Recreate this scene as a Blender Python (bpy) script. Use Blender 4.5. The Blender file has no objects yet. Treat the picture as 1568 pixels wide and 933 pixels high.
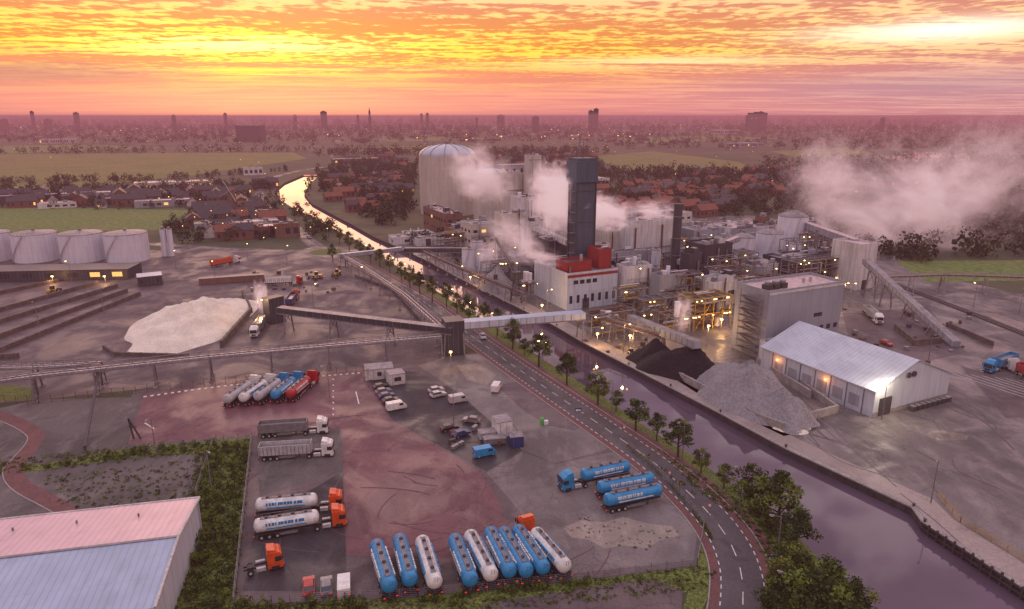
import bpy, math, random, bmesh
import numpy as np
from mathutils import Vector, Matrix
from mathutils.geometry import tessellate_polygon
random.seed(7); rng=np.random.default_rng(7)
scene=bpy.context.scene
scene.view_settings.view_transform='Standard'
# ---------------------------------------------------------------- helpers turning image pixels into world positions and heights
HC=70.0; PT=math.radians(15.43); F=1045.0; CP=math.cos(PT); SP=math.sin(PT)
def G(px,py,z=0.0):
    u=(px-784)/F; v=(py-466.5)/F
    t=(HC-z)/(SP+v*CP)
    return Vector((t*u, t*(CP-v*SP), z))
def ht(P,py):
    k=(py-466.5)/F
    return HC+P.y*(k*CP+SP)/(k*SP-CP)
def R(px,py,Y):
    u=(px-784)/F; v=(py-466.5)/F
    t=Y/(CP-v*SP)
    return Vector((t*u,Y,HC-t*(SP+v*CP)))
A=Vector((-.432,.902,0)).normalized(); B=Vector((.902,.432,0)).normalized()
GA=math.atan2(B.y,B.x)
def solve(P,px,D,z):
    k=(px-784)/F
    return (k*(P.y*CP+(HC-z)*SP)-P.x)/(D.x-k*D.y*CP)
# ---------------------------------------------------------------- materials
class NT:
    def __init__(s,nt): s.nt=nt
    def n(s,t,**k):
        x=s.nt.nodes.new(t)
        for a,b in k.items(): setattr(x,a,b)
        return x
    def put(s,inp,v):
        if hasattr(v,'is_output') or isinstance(v,bpy.types.NodeSocket): s.nt.links.new(v,inp)
        else: inp.default_value=v
    def m(s,op,a,b=0.0,c=None,clamp=False):
        x=s.n('ShaderNodeMath',operation=op); x.use_clamp=clamp
        s.put(x.inputs[0],a); s.put(x.inputs[1],b)
        if c is not None: s.put(x.inputs[2],c)
        return x.outputs[0]
    def mix(s,f,a,b,bt='MIX'):
        x=s.n('ShaderNodeMix',data_type='RGBA',blend_type=bt)
        s.put(x.inputs[0],f); s.put(x.inputs[6],c4(a)); s.put(x.inputs[7],c4(b))
        return x.outputs[2]
    def noise(s,vec,scale,detail=3.0,rough=.55,dist=0.0):
        x=s.n('ShaderNodeTexNoise'); s.put(x.inputs['Vector'],vec)
        x.inputs['Scale'].default_value=scale; x.inputs['Detail'].default_value=detail
        x.inputs['Roughness'].default_value=rough; x.inputs['Distortion'].default_value=dist
        return x.outputs[0]
    def mr(s,v,a,b,c=0.0,d=1.0,smooth=True):
        x=s.n('ShaderNodeMapRange'); x.interpolation_type='SMOOTHSTEP' if smooth else 'LINEAR'
        s.put(x.inputs[0],v); x.inputs[1].default_value=a; x.inputs[2].default_value=b
        x.inputs[3].default_value=c; x.inputs[4].default_value=d
        return x.outputs[0]
    def ramp(s,v,stops):
        x=s.n('ShaderNodeValToRGB'); e=x.color_ramp.elements
        while len(e)<len(stops): e.new(.5)
        for i,(p,c) in enumerate(stops): e[i].position=p; e[i].color=c4(c)
        s.put(x.inputs[0],v); return x.outputs[0]
    def scalev(s,vec,sc,rot=(0,0,0)):
        x=s.n('ShaderNodeMapping'); s.put(x.inputs[0],vec)
        x.inputs['Scale'].default_value=sc; x.inputs['Rotation'].default_value=rot
        return x.outputs[0]
def c4(c):
    if isinstance(c,bpy.types.NodeSocket): return c
    return (c[0],c[1],c[2],1.0) if len(c)==3 else tuple(c)
MATS={}
def newmat(name):
    m=bpy.data.materials.new(name); m.use_nodes=True
    nt=m.node_tree; bs=nt.nodes['Principled BSDF']
    MATS[name]=m
    return m,NT(nt),bs
def M(name,c1,c2=None,rough=.8,ns=.5,metal=0.0,bump=0.0,fine=8.0,fa=.25,emis=None,spec=.4):
    m,t,bs=newmat(name)
    tc=t.n('ShaderNodeTexCoord').outputs['Object']
    if c2 is None: c2=tuple(x*.75 for x in c1)
    n1=t.mr(t.noise(tc,ns,4),.36,.64); n2=t.noise(tc,ns*fine,3)
    col=t.mix(n1,c1,c2)
    col=t.mix(fa,col,t.mix(t.mr(n2,.3,.7),(0,0,0),tuple(min(1,x*2) for x in c1)))
    t.put(bs.inputs['Base Color'],col); bs.inputs['Roughness'].default_value=rough
    bs.inputs['Metallic'].default_value=metal; bs.inputs['Specular IOR Level'].default_value=spec
    if bump:
        b=t.n('ShaderNodeBump'); b.inputs['Strength'].default_value=bump; b.inputs['Distance'].default_value=.3
        t.put(b.inputs['Height'],n2); t.put(bs.inputs['Normal'],b.outputs[0])
    return m
def clad(name,c1,c2,rough=.55,px=2.4,pz=3.2,metal=0.0,ls=.22,dirt=.35):
    m,t,bs=newmat(name)
    tc=t.n('ShaderNodeTexCoord').outputs['Object']
    sp=t.n('ShaderNodeSeparateXYZ'); t.put(sp.inputs[0],tc); x,y,z=sp.outputs
    q=t.m('ADD',x,t.m('MULTIPLY',y,.8))
    v=t.m('LESS_THAN',t.m('FRACT',t.m('DIVIDE',q,px)),.10)
    h=t.m('LESS_THAN',t.m('FRACT',t.m('DIVIDE',z,pz)),.05)
    line=t.m('MAXIMUM',v,h)
    streak=t.noise(t.scalev(tc,(1,1,.1)),.9,4)
    big=t.noise(tc,.12,3)
    cell=t.n('ShaderNodeTexWhiteNoise'); cell.noise_dimensions='2D'
    cv=t.n('ShaderNodeCombineXYZ'); t.put(cv.inputs[0],t.m('FLOOR',t.m('DIVIDE',q,px))); t.put(cv.inputs[1],t.m('FLOOR',t.m('DIVIDE',z,pz)))
    t.put(cell.inputs['Vector'],cv.outputs[0])
    col=t.mix(t.mr(streak,.4,.68),c1,c2)
    col=t.mix(t.mr(big,.35,.7,0,dirt),col,tuple(a*.6 for a in c1))
    col=t.mix(t.m('MULTIPLY',cell.outputs[0],ls*.45),col,tuple(a*.45 for a in c1))
    col=t.mix(t.m('MULTIPLY',line,ls),col,tuple(a*.3 for a in c1))
    t.put(bs.inputs['Base Color'],col); bs.inputs['Roughness'].default_value=rough; bs.inputs['Metallic'].default_value=metal
    return m
def pave(name,c1,c2,c3,rlo=.4,rhi=.9,joint=0,crack=.5):
    m,t,bs=newmat(name)
    tc=t.n('ShaderNodeTexCoord').outputs['Object']
    big=t.noise(tc,.035,5,.6,.6); mid=t.noise(t.scalev(tc,(1,.35,1),(0,0,.5)),.25,5,.65,.4); fine=t.noise(tc,2.2,4,.7)
    col=t.mix(t.mr(big,.4,.6),c1,c2)
    col=t.mix(t.mr(mid,.48,.72,0,.7),col,c3)
    col=t.mix(t.mr(fine,.35,.7,0,.4),col,tuple(a*.35 for a in c1))
    stain=t.noise(tc,.11,6,.7,1.2)
    col=t.mix(t.mr(stain,.53,.66,0,.5),col,tuple(a*.4 for a in c1))
    if crack:
        vo=t.n('ShaderNodeTexVoronoi'); vo.feature='DISTANCE_TO_EDGE'; vo.inputs['Scale'].default_value=.07
        wv=t.n('ShaderNodeVectorMath',operation='ADD'); t.put(wv.inputs[0],tc)
        ns=t.n('ShaderNodeTexNoise'); ns.inputs['Scale'].default_value=.3; t.put(ns.inputs['Vector'],tc)
        sc=t.n('ShaderNodeVectorMath',operation='SCALE'); t.put(sc.inputs[0],ns.outputs['Color']); sc.inputs['Scale'].default_value=6
        t.put(wv.inputs[1],sc.outputs[0]); t.put(vo.inputs['Vector'],wv.outputs[0])
        col=t.mix(t.mr(vo.outputs['Distance'],0,.012,crack,0),col,tuple(a*.35 for a in c1))
    if joint:
        sp=t.n('ShaderNodeSeparateXYZ'); t.put(sp.inputs[0],t.scalev(tc,(1,1,1),(0,0,-GA)))
        a=t.m('LESS_THAN',t.m('FRACT',t.m('DIVIDE',sp.outputs[0],joint)),.03); b=t.m('LESS_THAN',t.m('FRACT',t.m('DIVIDE',sp.outputs[1],joint)),.03)
        col=t.mix(t.m('MULTIPLY',t.m('MAXIMUM',a,b),.22),col,tuple(x*.3 for x in c1))
    t.put(bs.inputs['Base Color'],col)
    t.put(bs.inputs['Roughness'],t.mr(t.noise(tc,.06,5,.62,.8),.38,.62,rlo,rhi))
    bs.inputs['Specular IOR Level'].default_value=.38
    b=t.n('ShaderNodeBump'); b.inputs['Strength'].default_value=.25; b.inputs['Distance'].default_value=.05
    t.put(b.inputs['Height'],fine); t.put(bs.inputs['Normal'],b.outputs[0])
    return m
def glow(name,col,st):
    m=bpy.data.materials.new(name); m.use_nodes=True; nt=m.node_tree; nt.nodes.clear()
    o=nt.nodes.new('ShaderNodeOutputMaterial'); e=nt.nodes.new('ShaderNodeEmission')
    e.inputs[0].default_value=c4(col); e.inputs[1].default_value=st; nt.links.new(e.outputs[0],o.inputs[0])
    m.cycles.emission_sampling='NONE'; MATS[name]=m; return m

# terrain
m,t,bs=newmat('ground_soil')
tc=t.n('ShaderNodeTexCoord').outputs['Object']
a=t.noise(tc,.004,6,.6,.5); b=t.noise(tc,.05,6,.65); c=t.noise(tc,.9,4,.7)
col=t.mix(t.mr(a,.4,.6),(.055,.065,.028),(.12,.1,.045)); col=t.mix(t.mr(b,.4,.65,0,.7),col,(.03,.036,.02))
col=t.mix(t.mr(c,.35,.7,0,.4),col,(.015,.018,.01))
t.put(bs.inputs['Base Color'],col); bs.inputs['Roughness'].default_value=.95
pave('asphalt_yard',(.125,.093,.098),(.085,.066,.073),(.19,.148,.15),.5,.92,0,.6)
pave('asphalt_pink',(.175,.078,.088),(.13,.063,.074),(.225,.125,.125),.4,.88,0,.5)
pave('asphalt_dark',(.034,.03,.035),(.047,.04,.045),(.08,.068,.073),.35,.85,0,.3)
pave('asphalt_road',(.07,.06,.068),(.085,.073,.081),(.11,.094,.098),.45,.8,0,.2)
pave('concrete_quay',(.155,.134,.135),(.09,.08,.083),(.24,.208,.2),.2,.85,6,.3)
pave('concrete_yard',(.175,.15,.147),(.115,.099,.1),(.26,.225,.215),.38,.92,5,.4)
pave('quay_walk',(.33,.27,.25),(.24,.2,.185),(.38,.32,.3),.5,.9,3,.3)
pave('gravel_ground',(.13,.112,.11),(.07,.063,.06),(.22,.195,.185),.8,.98,0,0)
pave('sand_patch',(.3,.25,.215),(.2,.165,.145),(.42,.37,.32),.8,.98,0,0)
M('red_lane',(.15,.065,.063),(.12,.053,.053),.85,ns=.4)
M('red_path',(.16,.07,.07),(.11,.055,.055),.9,ns=.4)
M('tyre_rubber',(.1,.052,.058),(.13,.068,.072),.8,ns=.6)
M('tyre_track',(.1,.082,.084),(.14,.115,.112),.7,ns=.6)
M('road_paint',(.75,.72,.7),(.5,.48,.47),.6,ns=1.5)
M('kerb_stone',(.32,.29,.28),(.22,.2,.19),.85,ns=1)
M('grass',(.12,.15,.03),(.06,.08,.022),.95,ns=.25,fine=9,fa=.5,bump=.6)
M('grass_field',(.17,.155,.035),(.1,.12,.03),.95,ns=.02,fine=14,fa=.35)
M('green_field',(.1,.16,.035),(.15,.16,.04),.95,ns=.025,fine=14,fa=.35)
M('quay_wall_mat',(.06,.048,.05),(.03,.026,.03),.8,ns=.6)
M('concrete',(.3,.27,.26),(.21,.19,.185),.85,ns=.4)
M('dark_concrete',(.14,.105,.095),(.08,.062,.058),.9,ns=.4)
M('sand_heap_mat',(.74,.66,.55),(.6,.53,.44),.95,ns=.15,fine=12,fa=.12,bump=.3)
M('stone_heap_mat',(.34,.32,.34),(.18,.17,.185),.95,ns=1.2,bump=1,fa=.6)
M('coal_heap_mat',(.02,.018,.022),(.012,.01,.013),.9,ns=1.2,bump=1)
M('steel',(.24,.225,.25),(.15,.138,.15),.5,metal=.4,ns=1)
M('steel_dark',(.045,.042,.05),(.07,.06,.06),.6,ns=1)
M('steel_yellow',(.42,.27,.05),(.3,.19,.04),.55,ns=1)
M('pipe_silver',(.5,.49,.52),(.36,.35,.38),.35,metal=.6,ns=1)
M('rust',(.16,.07,.05),(.1,.05,.04),.85,ns=1)
clad('clad_white',(.62,.61,.63),(.42,.4,.4)); clad('clad_cream',(.52,.48,.44),(.43,.39,.36),px=6,pz=9,ls=.12,dirt=.15)
clad('clad_grey',(.3,.31,.36),(.23,.235,.27),dirt=.2,ls=.15); clad('clad_blue',(.52,.57,.66),(.42,.45,.52),px=4)
clad('clad_smooth',(.28,.295,.34),(.245,.255,.29),dirt=.18,ls=.05,px=1.4,pz=7)
clad('clad_dark',(.05,.052,.068),(.035,.037,.05),px=3,pz=4); clad('tower_blue',(.055,.085,.13),(.042,.063,.1),px=3,pz=7,dirt=.2)
clad('clad_red',(.3,.022,.02),(.2,.02,.02)); clad('brick_brown',(.2,.105,.08),(.14,.075,.06),rough=.85,pz=1.2,px=3.5)
clad('tank_white',(.64,.64,.72),(.56,.55,.62),px=4,pz=2.5,ls=.12,dirt=.12)
clad('hall_white',(.5,.54,.6),(.42,.45,.5),px=1.8,pz=30,dirt=.15,ls=.12)
clad('stone_dark',(.09,.065,.07),(.06,.045,.05),px=4,pz=3)
M('roof_flat_grey',(.25,.22,.235),(.14,.125,.135),.5,ns=.15,fine=6)
M('roof_flat_pink',(.48,.35,.36),(.37,.27,.28),.4,ns=.1)
M('roof_flat_dark',(.065,.056,.066),(.045,.038,.045),.45,ns=.15)
M('roof_tile_orange',(.22,.078,.045),(.13,.055,.036),.8,ns=.8)
M('roof_tile_dark',(.055,.042,.047),(.035,.029,.033),.6,ns=.8)
M('brick_red',(.17,.08,.06),(.12,.06,.05),.85,ns=.9)
M('render_white',(.52,.48,.46),(.38,.35,.35),.8,ns=.4)
M('glass_dark',(.03,.035,.045),(.02,.02,.03),.12,ns=.5,spec=.8)
glow('window_lit',(1,.5,.15),1.5); glow('lamp_warm',(1,.6,.2),11); glow('lamp_white',(1,.9,.65),40); glow('lamp_orange',(1,.32,.06),9); glow('city_light',(1,.5,.18),5)
glow('lamp_head',(1,.95,.9),12); glow('tail_light',(1,.05,.03),.8)
def roofmat(name,c1,c2,ang,sp):
    m,t,bs=newmat(name); tc=t.n('ShaderNodeTexCoord').outputs['Object']
    s=t.n('ShaderNodeSeparateXYZ'); t.put(s.inputs[0],t.scalev(tc,(1,1,1),(0,0,-ang)))
    fr=t.m('FRACT',t.m('DIVIDE',s.outputs[0],sp)); rib=t.m('LESS_THAN',fr,.22)
    fr2=t.m('LESS_THAN',t.m('FRACT',t.m('DIVIDE',s.outputs[1],7.0)),.012)
    n=t.noise(tc,.12,5,.6); st=t.noise(t.scalev(tc,(1,.25,1),(0,0,0)),.8,4)
    col=t.mix(t.mr(n,.35,.65),c1,c2); col=t.mix(t.mr(st,.45,.75,0,.4),col,tuple(x*.6 for x in c1))
    col=t.mix(t.m('MULTIPLY',t.m('MAXIMUM',rib,fr2),.22),col,tuple(x*.3 for x in c1))
    t.put(bs.inputs['Base Color'],col); bs.inputs['Roughness'].default_value=.4
    b=t.n('ShaderNodeBump'); b.inputs['Strength'].default_value=.5; b.inputs['Distance'].default_value=.08
    t.put(b.inputs['Height'],fr); t.put(bs.inputs['Normal'],b.outputs[0])
roofmat('hall_roof',(.48,.52,.6),(.4,.43,.5),GA+math.pi/2,1.2)
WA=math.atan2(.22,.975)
roofmat('shed_roof_blue',(.36,.43,.57),(.31,.37,.49),WA,1.0); roofmat('shed_roof_reflect_pink',(.62,.42,.47),(.54,.36,.42),WA,1.0)  # pink roof: reflected sky painted into the colour of the far slope
for k,c in dict(paint_blue=(.02,.24,.5),paint_white=(.74,.72,.7),paint_orange=(.72,.09,.02),paint_red=(.42,.02,.02),paint_silver=(.44,.43,.45),paint_black=(.02,.02,.025),paint_navy=(.03,.05,.16),paint_grey=(.2,.19,.2),paint_yellow=(.6,.35,.03),paint_green=(.1,.4,.1)).items():
    M(k,c,tuple(x*.7 for x in c),.3,ns=.8,spec=.5,fa=.2)
M('tyre',(.015,.015,.016),None,.9); M('chassis',(.035,.03,.035),None,.6)
def leafmat(name,c1,c2):
    m,t,bs=newmat(name); ob=t.n('ShaderNodeTexCoord').outputs['Object']; oi=t.n('ShaderNodeObjectInfo')
    n=t.noise(ob,.5,3); col=t.mix(t.mr(n,.3,.7),c1,c2)
    col=t.mix(t.m('MULTIPLY',oi.outputs['Random'],.5),col,(c1[0]*1.5,c1[1]*1.05,c1[2]*.8))
    t.put(bs.inputs['Base Color'],col); bs.inputs['Roughness'].default_value=.7; bs.inputs['Specular IOR Level'].default_value=.2
leafmat('leaf_dark',(.045,.07,.018),(.024,.04,.013)); leafmat('leaf_light',(.12,.175,.03),(.07,.11,.025)); leafmat('leaf_autumn',(.1,.075,.03),(.065,.052,.022))
leafmat('leaf_far',(.032,.036,.018),(.02,.023,.014)); leafmat('leaf_far_light',(.065,.068,.026),(.04,.044,.02))
M('bark',(.07,.05,.04),(.04,.03,.025),.95,ns=3)
m,t,bs=newmat('canal_water'); tc=t.n('ShaderNodeTexCoord').outputs['Object']
t.put(bs.inputs['Base Color'],t.mix(t.mr(t.noise(tc,.03,4),.4,.6),(.095,.066,.095),(.07,.05,.073))); bs.inputs['Roughness'].default_value=.04; bs.inputs['IOR'].default_value=1.33
bs.inputs['Specular IOR Level'].default_value=1.0
b=t.n('ShaderNodeBump'); b.inputs['Strength'].default_value=.06; b.inputs['Distance'].default_value=.05
t.put(b.inputs['Height'],t.noise(t.scalev(tc,(1,.6,1)),1.3,4)); t.put(bs.inputs['Normal'],b.outputs[0])

# ---------------------------------------------------------------- mesh builder
COL=bpy.context.collection
def link(o,parent=None):
    COL.objects.link(o)
    if parent: o.parent=parent
    return o
class MB:
    def __init__(s): s.v=[]; s.f=[]; s.m=[]
    def add(s,vs,fs,mat):
        o=len(s.v); s.v.extend([tuple(x) for x in vs]); s.f.extend([tuple(i+o for i in f) for f in fs]); s.m.extend([mat]*len(fs))
    def boxm(s,M4,sx,sy,sz,mat,top=None):
        vs=[M4@Vector((x*sx/2,y*sy/2,z*sz)) for z in (0,1) for x,y in ((-1,-1),(1,-1),(1,1),(-1,1))]
        s.add(vs,[(0,3,2,1),(0,1,5,4),(1,2,6,5),(2,3,7,6),(3,0,4,7)],mat); s.add([vs[4],vs[5],vs[6],vs[7]],[(0,1,2,3)],top or mat)
    def box(s,c,sx,sy,sz,rot=0,mat='steel',top=None):
        s.boxm(Matrix.Translation(c)@Matrix.Rotation(rot,4,'Z'),sx,sy,sz,mat,top)
    def beam(s,p,q,w,h,mat,top=None):
        p=Vector(p);q=Vector(q);d=q-p;L=d.length
        if L<1e-4: return
        d/=L; up=Vector((0,0,1)) if abs(d.z)<.98 else Vector((1,0,0))
        sd=up.cross(d).normalized(); u=d.cross(sd)
        vs=[b+sd*a*w/2+u*c*h/2 for b in (p,q) for a,c in ((-1,-1),(1,-1),(1,1),(-1,1))]
        s.add(vs,[(0,1,2,3),(7,6,5,4),(0,4,5,1),(1,5,6,2),(3,7,4,0)],mat); s.add([vs[2],vs[6],vs[7],vs[3]],[(0,1,2,3)],top or mat)
    def lathe(s,p,d,prof,n,mat,e=1.0):
        p=Vector(p); d=Vector(d).normalized(); up=Vector((0,0,1)) if abs(d.z)<.98 else Vector((1,0,0))
        a=up.cross(d).normalized(); b=d.cross(a); vs=[];fs=[]
        for (h,r) in prof:
            for i in range(n):
                th=2*math.pi*i/n; vs.append(p+d*h+a*math.cos(th)*r*e+b*math.sin(th)*r)
        for j in range(len(prof)-1):
            for i in range(n):
                k=(i+1)%n; fs.append((j*n+i,j*n+k,(j+1)*n+k,(j+1)*n+i))
        if prof[0][1]>.001: fs.append(tuple(range(n))[::-1])
        if prof[-1][1]>.001: fs.append(tuple((len(prof)-1)*n+i for i in range(n)))
        s.add(vs,fs,mat)
    def cyl(s,c,r,h,n=16,mat='steel',r2=None): s.lathe(c,(0,0,1),[(0,r),(h,r if r2 is None else r2)],n,mat)
    def tube(s,p,q,r,mat,n=6):
        d=Vector(q)-Vector(p)
        if d.length>1e-4: s.lathe(p,d,[(0,r),(d.length,r)],n,mat)
    def sheet(s,pts,z,mat,holes=None):
        loops=[[Vector((p[0],p[1],0)) for p in pts]]+[[Vector((p[0],p[1],0)) for p in h] for h in (holes or [])]
        tri=tessellate_polygon(loops); fl=[Vector((p.x,p.y,z)) for l in loops for p in l]; fs=[]
        for a,b,c in tri:
            if (fl[b]-fl[a]).cross(fl[c]-fl[a]).z<0: a,b,c=a,c,b
            fs.append((a,b,c))
        s.add(fl,fs,mat)
    def quad(s,p,q,z0,z1,mat): s.add([(p[0],p[1],z0),(q[0],q[1],z0),(q[0],q[1],z1),(p[0],p[1],z1)],[(0,1,2,3)],mat)
    def mesh(s,name,smooth=False,sel=None):
        idx=range(len(s.f)) if sel is None else sel
        used={}; vs=[];fs=[];ms=[];mats=[]
        for i in idx:
            f=[]
            for v in s.f[i]:
                if v not in used: used[v]=len(vs); vs.append(s.v[v])
                f.append(used[v])
            fs.append(f)
            if s.m[i] not in mats: mats.append(s.m[i])
            ms.append(mats.index(s.m[i]))
        me=bpy.data.meshes.new(name); me.from_pydata(vs,[],fs)
        for k in mats: me.materials.append(MATS[k])
        me.polygons.foreach_set('material_index',ms)
        if smooth: me.polygons.foreach_set('use_smooth',[True]*len(fs))
        me.update(); return me
    def obj(s,name,smooth=False,split=False):
        if not split: return link(bpy.data.objects.new(name,s.mesh(name,smooth)))
        e=link(bpy.data.objects.new(name,None)); g={}
        for i,k in enumerate(s.m): g.setdefault(k,[]).append(i)
        for k,sel in g.items(): link(bpy.data.objects.new(k.replace('clad','walls')+'_part',s.mesh(k,smooth,sel)),e)
        return e
def cr(pts,n=8):
    P=[pts[0]]+list(pts)+[pts[-1]]; out=[]
    for i in range(1,len(P)-2):
        for j in range(n):
            u=j/n; a,b,c,d=P[i-1],P[i],P[i+1],P[i+2]
            out.append(.5*((2*b)+(c-a)*u+(2*a-5*b+4*c-d)*u*u+(3*b-a-3*c+d)*u**3))
    out.append(P[-2]); return out
def offs(pts,o):
    r=[]
    for i,p in enumerate(pts):
        d=(pts[min(i+1,len(pts)-1)]-pts[max(i-1,0)]); d.z=0; d.normalize()
        r.append(Vector((p.x+d.y*o,p.y-d.x*o,0)))
    return r
def strip(mb,pts,o1,o2,z,mat,z0=None):
    a=offs(pts,o1); b=offs(pts,o2)
    for i in range(len(pts)-1):
        vs=[(a[i].x,a[i].y,z),(b[i].x,b[i].y,z),(b[i+1].x,b[i+1].y,z),(a[i+1].x,a[i+1].y,z)]
        mb.add(vs,[(0,1,2,3)],mat)
        if z0 is not None:
            for l in (b,a): mb.quad(l[i],l[i+1],z0,z,mat)
def dash(mb,pts,o,w,on,off,z,mat):
    P=offs(pts,o); tot=[0]
    for i in range(1,len(P)): tot.append(tot[-1]+(P[i]-P[i-1]).length)
    def at(s):
        for i in range(1,len(P)):
            if tot[i]>=s:
                u=(s-tot[i-1])/max(1e-6,tot[i]-tot[i-1]); return P[i-1].lerp(P[i],u)
        return P[-1]
    s=0
    while s+on<tot[-1]:
        a=at(s);b=at(s+on); d=(b-a).normalized(); n=Vector((d.y,-d.x,0))*w/2
        mb.add([(a+n)+Vector((0,0,z)),(b+n)+Vector((0,0,z)),(b-n)+Vector((0,0,z)),(a-n)+Vector((0,0,z))],[(0,1,2,3)],mat); s+=on+off
def W(l): return [G(*p) for p in l]
def inpoly(x,y,P):
    c=False;n=len(P);j=n-1
    for i in range(n):
        if (P[i].y>y)!=(P[j].y>y) and x<(P[j].x-P[i].x)*(y-P[i].y)/(P[j].y-P[i].y)+P[i].x: c=not c
        j=i
    return c
# ---------------------------------------------------------------- ground and canal
LE=[(1460,1060),(1400,1010),(1290,900),(1230,830),(1165,775),(1110,735),(1055,695),(990,655),(930,612),(870,575),(815,540),(770,507),(735,487),(690,460),(640,427),(600,403),(546,368),(512,351),(484,335),(448,318),(427,305),(420,293),(436,280),(465,268)]
RE=[(1900,1110),(1700,990),(1568,905),(1412,802),(1395,778),(1200,687),(1100,633),(960,560),(890,524),(850,500),(800,475),(750,450),(700,425),(658,402),(604,377),(569,361),(539,344),(506,327),(478,312),(466,298),(472,284),(490,268)]
LW=[Vector((150,-60,0))]+W(LE); RW=[Vector((200,-60,0))]+W(RE)
hole=LW+RW[::-1]
g=MB(); S=20000
g.sheet([Vector((-S,-600,0)),Vector((S,-600,0)),Vector((S,S,0)),Vector((-S,S,0))],0,'ground_soil',[hole]); g.obj('ground')
w=MB(); w.sheet(hole,-1.5,'canal_water'); w.obj('canal_water')
w=MB()
for l in (LW,RW):
    for i in range(len(l)-1): w.quad(l[i],l[i+1],-2.5,-.005,'quay_wall_mat')
w.obj('canal_bank')
w=MB(); strip(w,RW[:16],0,1.0,.25,'concrete',0); w.obj('quay_coping')
w=MB(); strip(w,RW[3:15],1.3,6.5,.03,'quay_walk'); w.obj('quay_walkway')
w=MB()
fp=RW[1:5]
for i in range(len(fp)-1):
    n=int((fp[i+1]-fp[i]).length/1.6)
    for j in range(n):
        p=fp[i].lerp(fp[i+1],j/n)+Vector((-.25,0,-2.4)); w.box(p,.3,.3,3.2+random.uniform(-.1,.1),0,'steel_dark')
    for z in (-.7,.3): w.beam(fp[i]+Vector((-.3,0,z)),fp[i+1]+Vector((-.3,0,z)),.25,.3,'quay_wall_mat')
w.obj('wooden_fender')
w=MB()
for i in range(3,12):
    p,q=RW[i],RW[i+1]; n=max(1,int((q-p).length/14))
    for j in range(n): c=p.lerp(q,j/n)+B*.6+Vector((0,0,.25)); w.cyl(c,.22,.5,10,'steel_dark'); w.cyl(c+Vector((0,0,.5)),.32,.1,10,'steel_dark')
w.obj('mooring_bollards')
# ---------------------------------------------------------------- paved areas (sheets)
def area(name,pts,z,mat,world=False):
    mb=MB(); mb.sheet(pts if world else W(pts),z,mat); return mb.obj(name)
area('factory_pavement',RW[1:16]+W([(640,365),(900,335),(1150,330),(1290,350),(1420,420),(1900,520),(2300,700)]),.01,'concrete_quay',True)
area('paved_yard',[(-300,640),(-300,410),(200,385),(330,378),(470,388),(540,402),(600,435),(700,500),(690,548),(330,584),(60,612)],.01,'asphalt_yard')
area('truck_parking',[(150,715),(205,600),(330,580),(555,560),(690,543),(745,540),(850,612),(960,682),(1030,745),(1078,805),(1068,866),(900,887),(640,914),(360,927),(385,672),(300,682)],.014,'asphalt_yard')
area('truck_parking_apron',[(196,680),(220,606),(340,582),(555,564),(595,640),(735,722),(760,760),(800,850),(760,868),(530,850),(525,660),(385,668)],.022,'asphalt_pink')
area('car_park_surface',[(556,566),(640,570),(700,600),(745,640),(800,690),(745,722),(600,642)],.03,'asphalt_dark')
area('concrete_apron',[(690,545),(745,542),(940,680),(925,690),(850,710),(800,690),(745,640),(700,600),(640,560)],.034,'concrete_yard')
area('gravel_apron',[(745,724),(800,692),(850,711),(940,692),(1070,802),(1062,858),(865,880),(810,800)],.03,'concrete_yard')
area('bare_patch',[(862,808),(890,797),(925,800),(955,792),(995,803),(1030,806),(1040,820),(1010,828),(990,840),(955,836),(925,840),(900,826),(875,824)],.04,'sand_patch')
area('bare_patch',[(700,560),(730,556),(760,575),(745,590),(715,582)],.042,'sand_patch')
area('asphalt_patch',[(760,590),(790,585),(850,625),(900,648),(880,660),(840,652),(800,628)],.044,'asphalt_yard')
area('dark_asphalt_bay',[(392,800),(525,722),(532,905),(372,905)],.038,'asphalt_dark')
area('gravel_bay',[(392,672),(520,655),(524,722),(398,760)],.038,'gravel_ground')
area('gravel_field',[(-200,660),(0,625),(60,612),(215,608),(196,682),(330,672),(330,760),(105,790),(-200,800)],.02,'gravel_ground')
area('grass_verge',[(330,672),(386,670),(358,927),(250,1000),(230,990),(300,760)],.03,'grass')
area('lawn',[(-150,715),(60,712),(205,685),(330,674),(328,694),(210,700),(90,716),(60,722),(-150,735)],.034,'grass')
area('grass_bank',[(250,1000),(358,928),(640,915),(900,888),(1066,868),(1098,875),(1080,905),(900,915),(640,945),(640,1010),(250,1040)],.026,'grass')
area('service_lane',[(740,925),(1000,885),(1045,905),(1040,1000),(740,1000)],.036,'asphalt_yard')
area('road_verge',[(940,690),(985,715),(1055,775),(1092,830),(1100,880),(1068,950),(1040,950),(1066,868),(1080,805),(1030,745),(960,682)],.03,'grass')
area('green_field',[(-500,352),(-500,324),(100,318),(295,322),(240,352),(60,356)],.02,'green_field')
area('grass_field',[(-700,290),(-700,240),(300,234),(450,234),(470,243),(300,268),(120,288)],.02,'grass_field')
area('meadow',[(900,240),(1000,232),(1130,248),(1160,262),(1060,268),(960,262)],.02,'grass_field')
area('meadow',[(520,226),(700,222),(760,226),(700,234),(540,233)],.02,'grass_field'); area('meadow',[(1180,232),(1300,226),(1340,236),(1240,246)],.02,'grass_field'); area('meadow',[(-200,228),(100,222),(260,226),(0,236)],.02,'green_field')
area('meadow',[(930,212),(1100,208),(1200,212),(1000,220)],.02,'green_field'); area('meadow',[(560,212),(720,209),(760,213),(600,217)],.02,'green_field')
area('pasture',[(1370,400),(1700,398),(1700,428),(1420,432)],.025,'green_field')
area('pasture',[(-200,600),(0,590),(60,595),(45,612),(-200,625)],.025,'grass')
area('lake_water',[(1345,243),(1400,232),(1480,235),(1488,246),(1420,249)],.03,'canal_water')
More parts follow.
